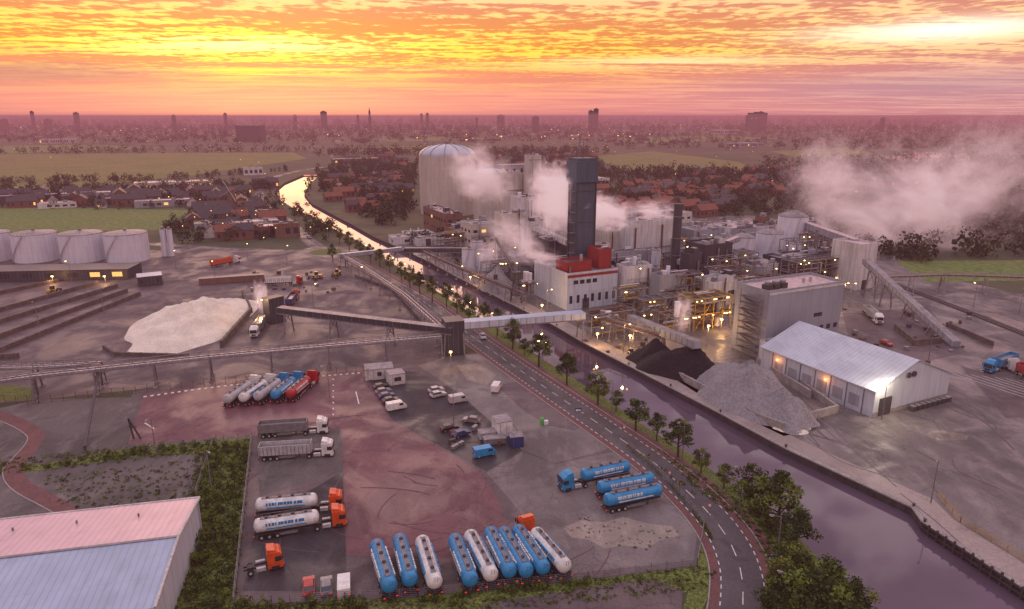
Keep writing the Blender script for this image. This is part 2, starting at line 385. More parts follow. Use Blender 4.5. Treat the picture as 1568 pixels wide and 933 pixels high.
area('pond_water',[(1050,278),(1100,272),(1110,276),(1065,283)],.03,'canal_water')
for k,pg in enumerate([[(1290,480),(1420,470),(1480,540),(1390,560),(1300,520)],[(1240,690),(1340,650),(1450,640),(1480,690),(1380,740),(1290,720)],[(1470,560),(1568,590),(1640,640),(1540,640)],[(1000,560),(1130,560),(1270,655),(1200,668),(1080,610)]]): area('asphalt_patch',pg,.018+.004*k,['asphalt_yard','concrete_yard','asphalt_yard','asphalt_dark'][k])
RP=cr(W([(1100,1060),(1125,990),(1137,933),(1133,870),(1108,815),(1062,762),(1000,708),(925,655),(850,604),(780,556),(735,524),(695,495),(645,460),(595,431),(555,408),(515,392)]))
r=MB(); strip(r,RP,-4.8,4.8,.045,'asphalt_road'); strip(r,RP,-4.7,-3.4,.05,'red_lane'); strip(r,RP,3.4,4.7,.05,'red_lane'); r.obj('road')
r=MB(); dash(r,RP,0,.16,3,3,.056,'road_paint'); dash(r,RP,-3.2,.18,1,1,.056,'road_paint'); dash(r,RP,3.2,.18,1,1,.056,'road_paint'); r.obj('road_markings')
r=MB(); strip(r,RP,4.8,5.0,.14,'kerb_stone',0); strip(r,RP,-5.0,-4.8,.14,'kerb_stone',0); r.obj('kerb')
area('grass_verge_canal',offs(RP[8:118],6.0)+LW[2:15][::-1],.02,'grass',True)
r=MB(); strip(r,RP[14:118],5.0,6.6,.04,'red_path'); r.obj('cycle_path')
R2=cr(W([(515,392),(480,374),(452,350),(424,325),(402,305),(400,290),(425,270),(500,256),(620,250)])); r=MB(); strip(r,R2,-4,4,.05,'asphalt_road'); dash(r,R2,0,.2,3,3,.058,'road_paint'); r.obj('road')
R3=cr(W([(515,392),(440,385),(330,381),(240,374),(100,366),(-200,365)])); r=MB(); strip(r,R3,-4,4,.054,'asphalt_road'); dash(r,R3,0,.2,3,3,.062,'road_paint'); r.obj('road')
rc=G(500,386); r=MB()
r.sheet([rc+Vector((math.cos(a/24*6.283)*17,math.sin(a/24*6.283)*17,0)) for a in range(24)],.06,'asphalt_road'); r.sheet([rc+Vector((math.cos(a/24*6.283)*8,math.sin(a/24*6.283)*8,0)) for a in range(24)],.12,'grass'); r.obj('roundabout')
R4=cr(W([(-60,620),(10,640),(50,660),(55,675),(35,700),(20,720),(35,745),(95,778),(120,800)])); r=MB(); strip(r,R4,-1.6,1.6,.05,'red_path'); strip(r,R4,1.6,1.8,.12,'kerb_stone',0); r.obj('footpath')
R5=cr(W([(930,232),(1000,240),(1060,252),(1130,268),(1200,290)])); r=MB(); strip(r,R5,-4,4,.05,'asphalt_road'); r.obj('country_road')
rl=cr(W([(1360,432),(1440,462),(1568,512),(1800,610)])); r=MB(); strip(r,rl,-2,2,.06,'coal_heap_mat'); strip(r,rl,-.8,-.65,.2,'steel',.06); strip(r,rl,.65,.8,.2,'steel',.06); dash(r,rl,0,2.4,.3,.9,.075,'rust'); r.obj('railway_track')
r=MB(); q=cr(W([(220,608),(330,593),(450,580),(555,571)])); dash(r,q,0,.9,.7,.9,.05,'road_paint')
for k in range(7): dash(r,[G(510,580+k*9),G(512,586+k*9)],0,.3,1,5,.05,'road_paint')
for a,b in (((222,648),(236,657)),((236,657),(228,650)),((545,600),(550,620))): dash(r,[G(*a),G(*b)],0,.3,2,.1,.05,'road_paint')
r.obj('yard_markings')
r=MB()
for k in range(30):
    c=G(random.uniform(540,740),random.uniform(650,810)); rad=random.uniform(9,30); a0=random.uniform(0,6.28); da=random.uniform(.3,1.1); el=random.uniform(.6,1)
    pts=[c+Vector((math.cos(a0+da*i/12)*rad,math.sin(a0+da*i/12)*rad*el,0)) for i in range(13)]
    strip(r,pts,-.12,.08,.03+.0012*k+.012,'tyre_rubber')
r.obj('tyre_marks')
r=MB()
for k in range(40):
    a=G(random.uniform(1180,1560),random.uniform(600,860)); d=Vector((random.uniform(-.6,.2),1,0)).normalized()*random.uniform(12,35)
    nrm=Vector((d.y,-d.x,0))*random.uniform(-.25,.25); pts=cr([a,a+d*.5+nrm,a+d])
    if any(inpoly(p.x,p.y,hole) for p in pts): continue
    strip(r,pts,-.15,.15,.034+.001*k,'tyre_track')
for k in range(7):
    a=G(1450+k*18,570+k*2); dash(r,[a,a-A*26],0,.2,25,1,.09,'road_paint')
r.obj('quay_markings')

# ---------------------------------------------------------------- buildings
def winrow(mb,p,q,z0,z1,nx,nz,fw,fh,lit=.2,out=.04):
    p=Vector(p);q=Vector(q);d=(q-p);L=d.length;d/=L;n=Vector((d.y,-d.x,0))
    for i in range(nx):
        for j in range(nz):
            if random.random()<.12: continue
            c=p+d*L*(i+.5)/nx+n*out; zc=z0+(z1-z0)*(j+.5)/nz; w=L/nx*fw/2; h=(z1-z0)/nz*fh/2
            a=c-d*w;b=c+d*w
            mb.quad(a,b,zc-h,zc+h,'window_lit' if random.random()<lit*.3 else 'glass_dark')
def building(name,P,w,d,H,wall,roof,win=0,equip=3,z0=0,par=.7,lit=.25):
    mb=MB(); c=P+B*w/2+A*d/2; c.z=z0
    mb.box(c,w,d,H-z0,GA,wall,roof)
    if par:
        for s in (-1,1):
            mb.box(c+A*s*(d/2-.1)+Vector((0,0,H-z0+.002)),w+.06,.26,par,GA,wall); mb.box(c+B*s*(w/2-.1)+Vector((0,0,H-z0+.002)),.26,d-.46,par,GA,wall)
    P0=Vector((P.x,P.y,0)); Q=P0+B*w; T=P0+A*d
    if win:
        nz=max(1,int((H-z0)/5)); 
        winrow(mb,P0,Q,z0+1,H-.6,max(2,int(w/4.5)),nz,.5,.28,lit); winrow(mb,T,P0,z0+1,H-.6,max(2,int(d/4.5)),nz,.5,.28,lit)
    if z0==0 and w>6:
        a=P0+B*w*.3-A*.05; mb.quad(a,a+B*3,0,4,'steel_dark')
    if equip and z0==0 and w>7 and H>9:
        z=random.uniform(4,H*.75); L_=random.uniform(.4,.9)*w; s0=random.uniform(0,w-L_); p1=P0+B*s0-A*.9; q1=p1+B*L_
        mb.beam(p1+Vector((0,0,z)),q1+Vector((0,0,z)),1.6,.15,'steel'); mb.beam(p1-A*.7+Vector((0,0,z+1.1)),q1-A*.7+Vector((0,0,z+1.1)),.08,.08,'steel')
        for k in range(int(L_/2)+1): c_=p1+B*min(L_,k*2)-A*.7; mb.beam(c_+Vector((0,0,z)),c_+Vector((0,0,z+1.1)),.07,.07,'steel'); mb.beam(c_,c_+Vector((0,0,z)),.15,.15,'steel') if k%2==0 else None
        mb.beam(p1-A*.4,p1+B*min(L_,5)-A*.4+Vector((0,0,z)),.7,.12,'steel')
        for k in range(2): zz=random.uniform(2,H-1); mb.tube(P0-A*.4+Vector((0,0,zz)),Q-A*.4+Vector((0,0,zz)),random.uniform(.12,.3),random.choice(['pipe_silver','rust','steel']))
    for k in range(int(w/6) if equip else 0):
        x=P0+B*random.uniform(1,w-1)-A*.5; mb.tube(x+Vector((0,0,z0)),x+Vector((0,0,H+random.uniform(-3,3))),random.uniform(.12,.4),random.choice(['pipe_silver','steel','rust']))
    for k in range(equip):
        e=P0+B*random.uniform(1.5,max(1.6,w-1.5))+A*random.uniform(1.5,max(1.6,d-1.5)); e.z=H
        ty=random.random()
        if ty<.45: mb.box(e,random.uniform(1.2,min(5,w*.5)),random.uniform(1.2,min(4,d*.5)),random.uniform(.8,2.8),GA,random.choice(['clad_white','clad_grey','steel','clad_dark']),'roof_flat_grey')
        elif ty<.75: mb.cyl(e,random.uniform(.3,1.1),random.uniform(1,3.5),10,random.choice(['pipe_silver','steel','tank_white']))
        else:
            e2=e+B*random.choice([-1,1])*random.uniform(2,4); h=random.uniform(.6,1.8)
            mb.tube(e+Vector((0,0,h)),e2+Vector((0,0,h)),.35,'pipe_silver'); mb.tube(e,e+Vector((0,0,h)),.35,'pipe_silver')
    return mb.obj(name,split=True)
def bld(name,cx,yb,yt,xl,xr,wall='clad_white',roof='roof_flat_grey',**k):
    P=G(cx,yb); H=ht(P,yt); w=max(2.5,solve(P,xr,B,H)); d=min(42,max(3,solve(P,xl,A,H))); k.setdefault('equip',int(w*d/30)+1)
    return building(name,P,w,d,H,wall,roof,**k),P,w,d,H
def silo(name,cx,yb,yt,rpx,mat='tank_white',dome=0,cone=0,rail=True,n=48):
    P=G(cx,yb); r=rpx*(P.y*CP+HC*SP)/F; P=P+Vector((0,r,0)); P.z=0; H=ht(P-Vector((0,r,0)),yt)
    mb=MB(); mb.lathe(P,(0,0,1),[(0,r),(H,r)],n,mat)
    if dome: 
        pr=[(H+.01,r+.05)]+[(H+dome*math.sin(a*math.pi/16),(r-.1)*math.cos(a*math.pi/16)) for a in range(1,8)]+[(H+dome,.01)]
        mb.lathe(P,(0,0,1),pr,n,'hall_roof')
        for a in range(12):
            an=a*6.283/12
            prev=None
            for (h,rr) in pr:
                q=P+Vector((math.cos(an)*rr,math.sin(an)*rr,h+.15))
                if prev: mb.beam(prev,q,.4,.3,'steel')
                prev=q
        mb.cyl(P+Vector((0,0,H+dome)),1.6,1.8,12,'steel')
    else:
        mb.lathe(P,(0,0,1),[(H+.01,r+.12),(H+.2,r+.12),(H+.2+(cone or r*.12),.3)],n,'roof_flat_grey'); mb.cyl(P+Vector((0,0,H+.1+(cone or r*.12))),.7,1,10,'steel')
    if rail:
        m_=int(r*3)+8
        for a in range(m_):
            an=a*6.283/m_; an2=(a+1)*6.283/m_
            p=P+Vector((math.cos(an)*r,math.sin(an)*r,H+.1)); q=P+Vector((math.cos(an2)*r,math.sin(an2)*r,H+.1))
            mb.beam(p,p+Vector((0,0,1.1)),.06,.06,'steel'); mb.beam(p+Vector((0,0,1.1)),q+Vector((0,0,1.1)),.06,.06,'steel')
    if not dome:
        for k in range(24):
            an=-2.4+k*.04; p=P+Vector((math.cos(an)*(r+.4),math.sin(an)*(r+.4),H*k/24)); an+=.04; q=P+Vector((math.cos(an)*(r+.4),math.sin(an)*(r+.4),H*(k+1)/24))
            mb.beam(p,q,.6,.1,mat); mb.beam(p+Vector((0,0,1)),q+Vector((0,0,1)),.06,.06,'steel')
    for z in (H*.33,H*.66): mb.lathe(P,(0,0,1),[(z,r+.05),(z+.2,r+.05)],n,mat)
    e=mb.obj(name,split=True); return P,r,H
silo('sugar_silo',683,332,240,44,'clad_cream',dome=8)
silo('sugar_silo',750,340,266,26,'clad_cream',dome=3)
silo('storage_silo',718,420,383,11); silo('storage_silo',743,422,385,12); silo('storage_silo',730,408,372,10)
silo('storage_silo',1216,405,334,22,cone=3); silo('storage_silo',1181,412,360,20,cone=2); silo('storage_silo',1140,415,366,17,cone=2); silo('storage_silo',1112,400,362,9)
silo('storage_silo',985,455,425,8,'pipe_silver'); silo('storage_silo',1003,447,412,7,'pipe_silver'); silo('storage_silo',1095,455,418,9); silo('storage_silo',1165,450,410,9,'clad_grey')
for x in (-36,38,111,181): silo('storage_tank',x,404,362,31,'tank_white')
silo('slender_silo',252,393,352,4,'tank_white',n=16,rail=False); silo('slender_silo',262,393,352,4,'tank_white',n=16,rail=False)
L=[('brick_factory_hall',684,366,330,620,708,'brick_brown','roof_flat_pink',dict(win=1,lit=.1)),
('silo_headhouse',776,350,268,766,802,'clad_cream','roof_flat_pink',dict(win=0)),
('stair_tower',809,352,240,803,829,'clad_cream','roof_flat_grey',{}),
('refinery_building',795,388,305,781,828,'clad_white','roof_flat_grey',dict(win=0)),
('refinery_building',770,400,330,757,806,'clad_cream','roof_flat_grey',dict(win=0)),
('filter_building',812,415,342,798,868,'clad_white','roof_flat_dark',dict(win=0)),
('pump_house',722,396,346,705,760,'clad_cream','roof_flat_grey',dict(win=1)),
('workshop_building',705,385,358,680,745,'brick_brown','roof_flat_dark',dict(win=1,lit=.5)),
('boiler_house',840,440,372,815,875,'clad_dark','roof_flat_grey',dict(win=1)),
('evaporator_building',790,432,398,768,822,'clad_grey','roof_flat_grey',dict(win=0)),
('power_house',912,448,378,905,934,'clad_white','roof_flat_grey',{}),
('power_house',928,440,390,918,975,'clad_grey','roof_flat_dark',dict(win=1)),
('crystalliser_hall',965,412,341,948,1042,'clad_white','roof_flat_pink',dict(win=0)),
('crystalliser_hall',925,408,356,905,965,'clad_cream','roof_flat_grey',{}),
('evaporator_building',958,468,412,944,998,'clad_white','roof_flat_grey',dict(win=0)),
('evaporator_building',1008,472,425,996,1050,'clad_grey','roof_flat_dark',dict(win=0)),
('lime_kiln_building',1052,452,392,1042,1075,'clad_dark','roof_flat_dark',{}),
('dryer_building',1075,440,378,1050,1122,'clad_dark','roof_flat_dark',dict(win=0)),
('packing_hall',1090,470,436,1062,1130,'clad_white','roof_flat_grey',dict(win=1,lit=.8)),
('packing_hall',1150,445,410,1118,1200,'clad_white','roof_flat_dark',dict(win=1,lit=.3)),
('packing_hall',1060,400,355,1030,1110,'clad_grey','roof_flat_grey',dict(win=0)),
('pulp_building',1190,440,398,1168,1262,'clad_dark','roof_flat_grey',dict(win=1,lit=.2)),
('pulp_building',1120,380,352,1085,1190,'clad_white','roof_flat_pink',{}),
('storage_hall',1250,418,388,1230,1290,'clad_dark','roof_flat_dark',{}),
('conveyor_house',1310,445,377,1275,1345,'clad_white','roof_flat_pink',dict(win=0,equip=0)),
('grey_warehouse',1168,552,450,1128,1293,'clad_smooth','roof_flat_pink',dict(win=0,equip=0)),
('office_building',890,352,330,870,940,'clad_white','roof_flat_grey',dict(win=1)),
('office_building',1010,345,330,985,1060,'render_white','roof_flat_pink',dict(win=1)),
('canteen_building',640,378,368,615,680,'clad_white','roof_flat_grey',{}),
]
for (n,cx,yb,yt,xl,xr,wl,rf,k) in L: res=bld(n,cx,yb,yt,xl,xr,wl,rf,**k)
P=G(1168,552); H=ht(P,450); mb=MB()
for k in range(3):
    c=P+B*(3+k*3)+A*4; c.z=H; mb.box(c,2.2,2.2,1.6,GA,'steel_dark'); mb.cyl(c+Vector((0,0,1.6)),.9,.7,12,'steel')
for k in range(2): c=P+B*(20+k*3)+A*6; c.z=H; mb.cyl(c,.5,1.5,10,'pipe_silver')
mb.obj('roof_ventilation_unit')
mb=MB()
for k in range(9):
    z=2+k*2; p=P-B*1.2+A*2; q=p+A*8; p.z=z;q.z=z; mb.beam(p,q,1.6,.12,'steel'); mb.beam(p,p+Vector((0,0,2)),.15,.15,'steel'); mb.beam(q,q+Vector((0,0,2)),.15,.15,'steel'); mb.beam(p if k%2 else q,(q if k%2 else p)+Vector((0,0,2)),.7,.1,'steel')
mb.obj('external_stairs')
mb=MB(); w_=solve(P,1293,B,H)
mb.quad(P+B*w_*.62-A*.05,P+B*w_*.62+B*3.5-A*.05,11,12.2,'glass_dark'); mb.beam(P-A*.12+Vector((0,0,H-.2)),P+B*w_-A*.12+Vector((0,0,H-.2)),.12,.7,'render_white')
for k in range(3): mb.quad(P+B*(w_*.72+k*3)-A*.06,P+B*(w_*.72+k*3+1.6)-A*.06,6.5,8,'glass_dark')
mb.obj('warehouse_windows')
o,P,w_,d_,H=bld('process_building',868,476,422,818,946,'clad_blue','roof_flat_grey',win=0,equip=0)
building('red_penthouse',P+A*3+B*(w_*.05),w_*.5,8,H+3.5,'clad_red','roof_flat_dark',z0=H,equip=1)
building('red_penthouse',P+A*4+B*(w_*.72),w_*.26,8,H+7,'clad_red','roof_flat_dark',z0=H,equip=1)
mb=MB(); winrow(mb,P,P+B*w_,1,7,7,1,.4,.5,.3,.06); winrow(mb,P+B*w_*.1,P+B*w_*.6,9,12,4,1,.7,.5,0,.06); mb.beam(P-A*.1+Vector((0,0,H-.6)),P+B*w_-A*.1+Vector((0,0,H-.6)),.12,1.0,'clad_red'); mb.obj('process_building_windows')
Pt=G(879,456); Ht=ht(Pt,243); tw=max(6,solve(Pt,914,B,Ht)); td=max(4,solve(Pt,871,A,Ht)); mb=MB(); c=Pt+B*tw/2+A*td/2
mb.box(c,tw,td,Ht,GA,'tower_blue','roof_flat_dark'); zt=Ht-9
mb.box(c-B*.2-A*.2+Vector((0,0,zt)),tw+.9,td+1.4,8,GA,'tower_blue')
for s in (0,1): mb.beam(Pt+B*(s*tw)-A*.15+Vector((0,0,2)),Pt+B*(s*tw)-A*.15+Vector((0,0,zt)),.5,.5,'steel_dark')
for z in range(6,int(zt),12): mb.beam(Pt-A*.12+Vector((0,0,z)),Pt+B*tw-A*.12+Vector((0,0,z)),.12,.12,'steel_dark')
for k in range(8):
    p=Pt-B*1.0+A*(1.0); mb.box(p+Vector((0,0,14+k*4)),1.8,2.4,.2,GA,'steel'); mb.beam(p+Vector((-.8,0,14+k*4)),p+Vector((-.8,0,18+k*4)),.15,.15,'steel')
mb.tube(Pt-B*.6+A*td*.7+Vector((0,0,10)),Pt-B*.6+A*td*.7+Vector((0,0,zt-1)),.5,'steel_dark')
mb.beam(c+Vector((0,0,Ht)),c+Vector((0,0,Ht+6)),.2,.2,'steel_dark'); mb.obj('tall_process_tower',split=True)
def chimney(cx,yb,yt,r,mat='clad_dark'):
    P=G(cx,yb);H=ht(P,yt);mb=MB();mb.lathe(P,(0,0,1),[(0,r*1.25),(H*.3,r*1.05),(H-1,r),(H-1,r*1.1),(H,r*1.1)],18,mat)
    for z in (H*.4,H*.6,H*.85): mb.lathe(P,(0,0,1),[(z,r*1.1),(z+.3,r*1.1)],18,'steel')
    mb.beam(P+Vector((-r-.2,0,2)),P+Vector((-r-.2,0,H)),.3,.1,'steel'); mb.obj('factory_chimney')
chimney(1031,442,312,1.7); chimney(905,420,345,.9,'pipe_silver'); chimney(1068,430,372,.6,'pipe_silver'); chimney(885,330,208,.35,'steel'); chimney(1243,420,352,.5,'steel'); chimney(992,430,382,.6,'pipe_silver'); chimney(820,400,318,.6,'pipe_silver'); chimney(775,392,322,.5,'steel')
# gable hall
P=G(1335,640); wd=28; ln=36; He=6.8; Hr=12.4; mb=MB()
a=P;b=P+B*wd;c=P+B*wd+A*ln;d=P+A*ln; r0=P+B*wd/2;r1=r0+A*ln
Z=lambda v,z:Vector((v.x,v.y,z))
mb.add([Z(a,0),Z(b,0),Z(b,He),Z(r0,Hr),Z(a,He)],[(0,1,2,3,4)],'hall_white'); mb.add([Z(d,0),Z(c,0),Z(c,He),Z(r1,Hr),Z(d,He)],[(4,3,2,1,0)],'hall_white')
mb.quad(d,a,0,He,'hall_white'); mb.quad(b,c,0,He,'hall_white')
e=.5
def slab(mb,p0,p1,q1,q0,th,mat):
    vs=[p0,p1,q1,q0]; dn=[v-Vector((0,0,th)) for v in vs]; mb.add(vs+dn,[(0,1,2,3),(7,6,5,4),(0,4,5,1),(1,5,6,2),(2,6,7,3),(3,7,4,0)],mat)
sl=(Hr-He)/(wd/2)
slab(mb,Z(a-B*e-A*.4,He-e*sl+.3),Z(r0-A*.4,Hr+.3),Z(r1+A*.4,Hr+.3),Z(d-B*e+A*.4,He-e*sl+.3),.25,'hall_roof')
slab(mb,Z(r0-A*.4,Hr+.3),Z(b+B*e-A*.4,He-e*sl+.3),Z(c+B*e+A*.4,He-e*sl+.3),Z(r1+A*.4,Hr+.3),.25,'hall_roof')
mb.box(a+B*4-A*.04,4.4,.15,4.6,GA,'steel_dark'); 
for k in range(7): mb.box(a+A*(3+k*4.8)-B*.08,.12,.25,He-.5,GA,'steel'); 
for k in range(6): 
    w0=a+A*(4+k*4.8)-B*.06; mb.quad(w0+A*3,w0,1.2,4.2,'clad_grey')
for k in (9,11): mb.lathe(Z(a+B*(k+2)-A*.1,9.2),-A,[(0,.7),(.4,.7)],12,'steel_dark')
mb.beam(Z(a-A*.05,.7),Z(b-A*.05,.7),.1,1.2,'concrete'); 
mb.obj('gabled_storage_hall',split=True)
mb=MB(); 
for k in range(8): mb.box(b-A*(1.5)-B*(2+k*1.9),1.5,1.2,1.3,GA+random.uniform(-.1,.1),'steel_dark','paint_grey'); 
mb.obj('waste_containers')
P=G(1168,552); building('warehouse_annex',P-A*3-B*2,5,3,6,'clad_white','roof_flat_grey',equip=0)
# foreground shed
O=Vector((-53.7,104,0)); l=Vector((-.975,-.22,0)); c_=Vector((.22,-.975,0)); Wd=28;Ln=75;e0=7;rz=8.6; mb=MB()
p=[O,O+c_*Wd/2,O+c_*Wd]; q=[x+l*Ln for x in p]
slab(mb,Z(q[0],e0),Z(p[0],e0),Z(p[1],rz),Z(q[1],rz),.3,'shed_roof_reflect_pink'); slab(mb,Z(q[1],rz),Z(p[1],rz),Z(p[2],e0),Z(q[2],e0),.3,'shed_roof_blue')
i=l*.3
mb.add([Z(p[2]+i,0),Z(p[0]+i,0),Z(p[0]+i,e0-.3),Z(p[1]+i,rz-.3),Z(p[2]+i,e0-.3)],[(0,1,2,3,4)],'hall_white')
mb.quad(p[0]-c_*-.3,q[0]-c_*-.3,0,e0-.3,'hall_white'); mb.quad(p[2]-c_*.3,q[2]-c_*.3,0,e0-.3,'hall_white')
for k in range(2): mb.beam(Z(p[k]-l*.1,[e0,rz,e0][k]),Z(p[k+1]-l*.1,[rz,e0,e0][k]),.35,.4,'render_white')
mb.beam(Z(q[1],rz+.06),Z(p[1],rz+.06),.5,.12,'steel'); mb.beam(Z(q[0],e0+.03),Z(p[0],e0+.03),.3,.2,'render_white')
for k in range(4): z=O+l*(8+k*9)+c_*5; mb.cyl(Z(z,e0+.3),.15,.8,8,'steel')
mb.obj('foreground_shed',split=True)
def cabin(name,pl,pr,d,h,wall,roof='roof_flat_grey',win=3,lit=.2):
    p=G(*pl);q=G(*pr);dd=(q-p);L=dd.length;an=math.atan2(dd.y,dd.x);dd/=L;n=Vector((-dd.y,dd.x,0));mb=MB(); c=p+dd*L/2+n*d/2
    mb.box(c+Vector((0,0,.15)),L,d,h,an,wall,roof); mb.box(c,L-.3,d-.3,.15,an,'chassis')
    mb.box(c+Vector((0,0,h+.15)),L+.2,d+.2,.12,an,roof)
    if win: winrow(mb,p,q,.8,h-.3,win,1,.45,.6,lit)
    for k in range(int(L/1.5)): mb.beam(p+dd*(k*1.5+.7)-n*.03+Vector((0,0,.2)),p+dd*(k*1.5+.7)-n*.03+Vector((0,0,h)),.06,.06,'steel')
    return mb.obj(name)
cabin('portable_cabin',(560,584),(603,580),5,3,'render_white',lit=0); cabin('portable_cabin',(598,592),(621,588),4,3,'render_white',win=1,lit=0)
cabin('white_container',(762,672),(785,668),4,3.6,'paint_white',win=0); cabin('blue_container',(782,687),(802,685),2.6,2.4,'paint_navy',win=0)
cabin('equipment_crate',(735,675),(760,672),2.4,1.4,'paint_silver',win=0); cabin('equipment_crate',(742,683),(775,680),2,1.2,'paint_grey',win=0)
cabin('long_low_shed',(-80,434),(198,428),14,4.5,'clad_dark','roof_flat_dark',win=8)
cabin('yard_kiosk',(212,440),(250,436),8,4,'clad_dark','shed_roof_blue',win=3)
cabin('weighbridge_office',(415,498),(438,492),4,9,'clad_dark','roof_flat_dark',win=0)
cabin('boundary_store',(305,437),(405,430),3,2.5,'brick_brown','roof_flat_grey',win=0)
# ---------------------------------------------------------------- pipe trestles, conveyors
def trestle(name,pts,h,wd,step,mat='steel',pipes=3,rail=True):
    mb=MB(); pts=[Vector(p) for p in pts]
    for i in range(len(pts)-1):
        p,q=pts[i],pts[i+1]; d=q-p; L=d.length; d/=L; n=Vector((d.y,-d.x,0)); k=max(1,int(L/step))
        z=Vector((0,0,h))
        for s in (-1,1):
            o=n*s*wd/2; mb.beam(p+o+z,q+o+z,.22,.3,mat); mb.beam(p+o+z+Vector((0,0,1.5)),q+o+z+Vector((0,0,1.5)),.14,.16,mat)
            m_=int(L/2.5)
            for j in range(m_):
                a=p+d*L*j/m_+o+z; b=p+d*L*(j+1)/m_+o+z; up=Vector((0,0,1.5)); mb.beam(a,b+up,.08,.08,mat); mb.beam(a,a+up,.08,.08,mat)
        for j in range(pipes): o=n*(j-(pipes-1)/2)*(wd*.8/max(1,pipes)); mb.tube(p+o+z+Vector((0,0,.45)),q+o+z+Vector((0,0,.45)),.22+.1*(j%2),'pipe_silver' if j%2==0 else 'rust')
        for j in range(k+1):
            c=p+d*L*j/k
            for s in (-1,1): mb.beam(c+n*s*(wd/2+.8),c+n*s*wd/2+z,.28,.28,mat)
            mb.beam(c+n*(wd/2+.5)+Vector((0,0,h*.35)),c-n*(wd/2+.2)+Vector((0,0,h*.9)),.12,.12,mat); mb.beam(c-n*(wd/2+.5)+Vector((0,0,h*.35)),c+n*(wd/2+.2)+Vector((0,0,h*.9)),.12,.12,mat)
            mb.box(c+n*(wd/2+.8),.9,.9,.4,0,'concrete'); mb.box(c-n*(wd/2+.8),.9,.9,.4,0,'concrete')
    return mb.obj(name)
trestle('pipe_trestle',W([(-160,645),(57,612),(325,580),(505,562),(676,546)]),6.2,2.6,11)
trestle('pipe_trestle',W([(-160,600),(60,596),(160,590)]),6,2,12)
trestle('conveyor_trestle',W([(678,530),(620,474),(562,432),(527,410)]),5.5,2.4,12)
def gallery(name,p,q,w,h,wall,roof,sup,base=True):
    p=Vector(p);q=Vector(q);mb=MB(); mb.beam(p,q,w,h,wall,roof); d=(q-p);L=d.length;d/=L;n=Vector((d.y,-d.x,0)).normalized()
    for s in (-1,1):
        mb.beam(p+n*s*(w/2+.04)+Vector((0,0,-h/2)),q+n*s*(w/2+.04)+Vector((0,0,-h/2)),.12,.35,'steel')
        for j in range(int(L/3)): a=p+d*3*j+n*s*(w/2+.05); mb.beam(a-Vector((0,0,h/2)),a+Vector((0,0,h/2)),.1,.1,'steel')
    for u in sup:
        c=p.lerp(q,u)
        for s in (-1,1): mb.beam(Vector((c.x,c.y,0))+n*s*(w/2+.9),c+n*s*w/2-Vector((0,0,h/2)),.4,.4,'steel')
        mb.beam(Vector((c.x,c.y,c.z*.4))+n*(w/2+.5),c-n*w/2-Vector((0,0,h/2)),.18,.18,'steel'); mb.beam(Vector((c.x,c.y,c.z*.4))-n*(w/2+.5),c+n*w/2-Vector((0,0,h/2)),.18,.18,'steel')
    return mb.obj(name,split=True)
gallery('conveyor_bridge',G(703,497,9),G(893,482,8.5),4,2.2,'clad_blue','shed_roof_blue',(.02,.45,.98))
gallery('conveyor_gallery',G(428,474,7.5),G(694,506,8),3,2,'clad_dark','roof_flat_grey',(.05,.33,.66,.97))
gallery('inclined_conveyor',G(1326,400,13.5),G(1464,527,1),2.6,2.0,'clad_grey','roof_flat_grey',(.1,.3,.55,.8))
gallery('conveyor_gallery',R(1235,345,330),R(1312,372,288),3.5,3,'clad_grey','roof_flat_pink',(.2,.6,.95))
gallery('conveyor_gallery',R(965,487,215),R(1068,528,178),2.4,2.2,'clad_grey','roof_flat_grey',(.1,.5,.9))
gallery('conveyor_gallery',G(620,383,5),G(720,383,7),2.4,2.2,'clad_dark','roof_flat_grey',(.1,.5,.9))
gallery('conveyor_gallery',G(520,392,6),G(615,381,6),2.0,1.8,'clad_grey','hall_roof',(.1,.5,.9))
gallery('conveyor_gallery',R(870,372,275),R(800,340,330),2.4,2.2,'clad_white','roof_flat_grey',(.5,))
gallery('conveyor_gallery',R(1040,402,275),R(1130,365,310),2.2,2.0,'clad_grey','roof_flat_pink',(.3,.7))
cabin('transfer_tower',(684,546),(712,543),6,10.5,'clad_dark','roof_flat_dark',win=0)
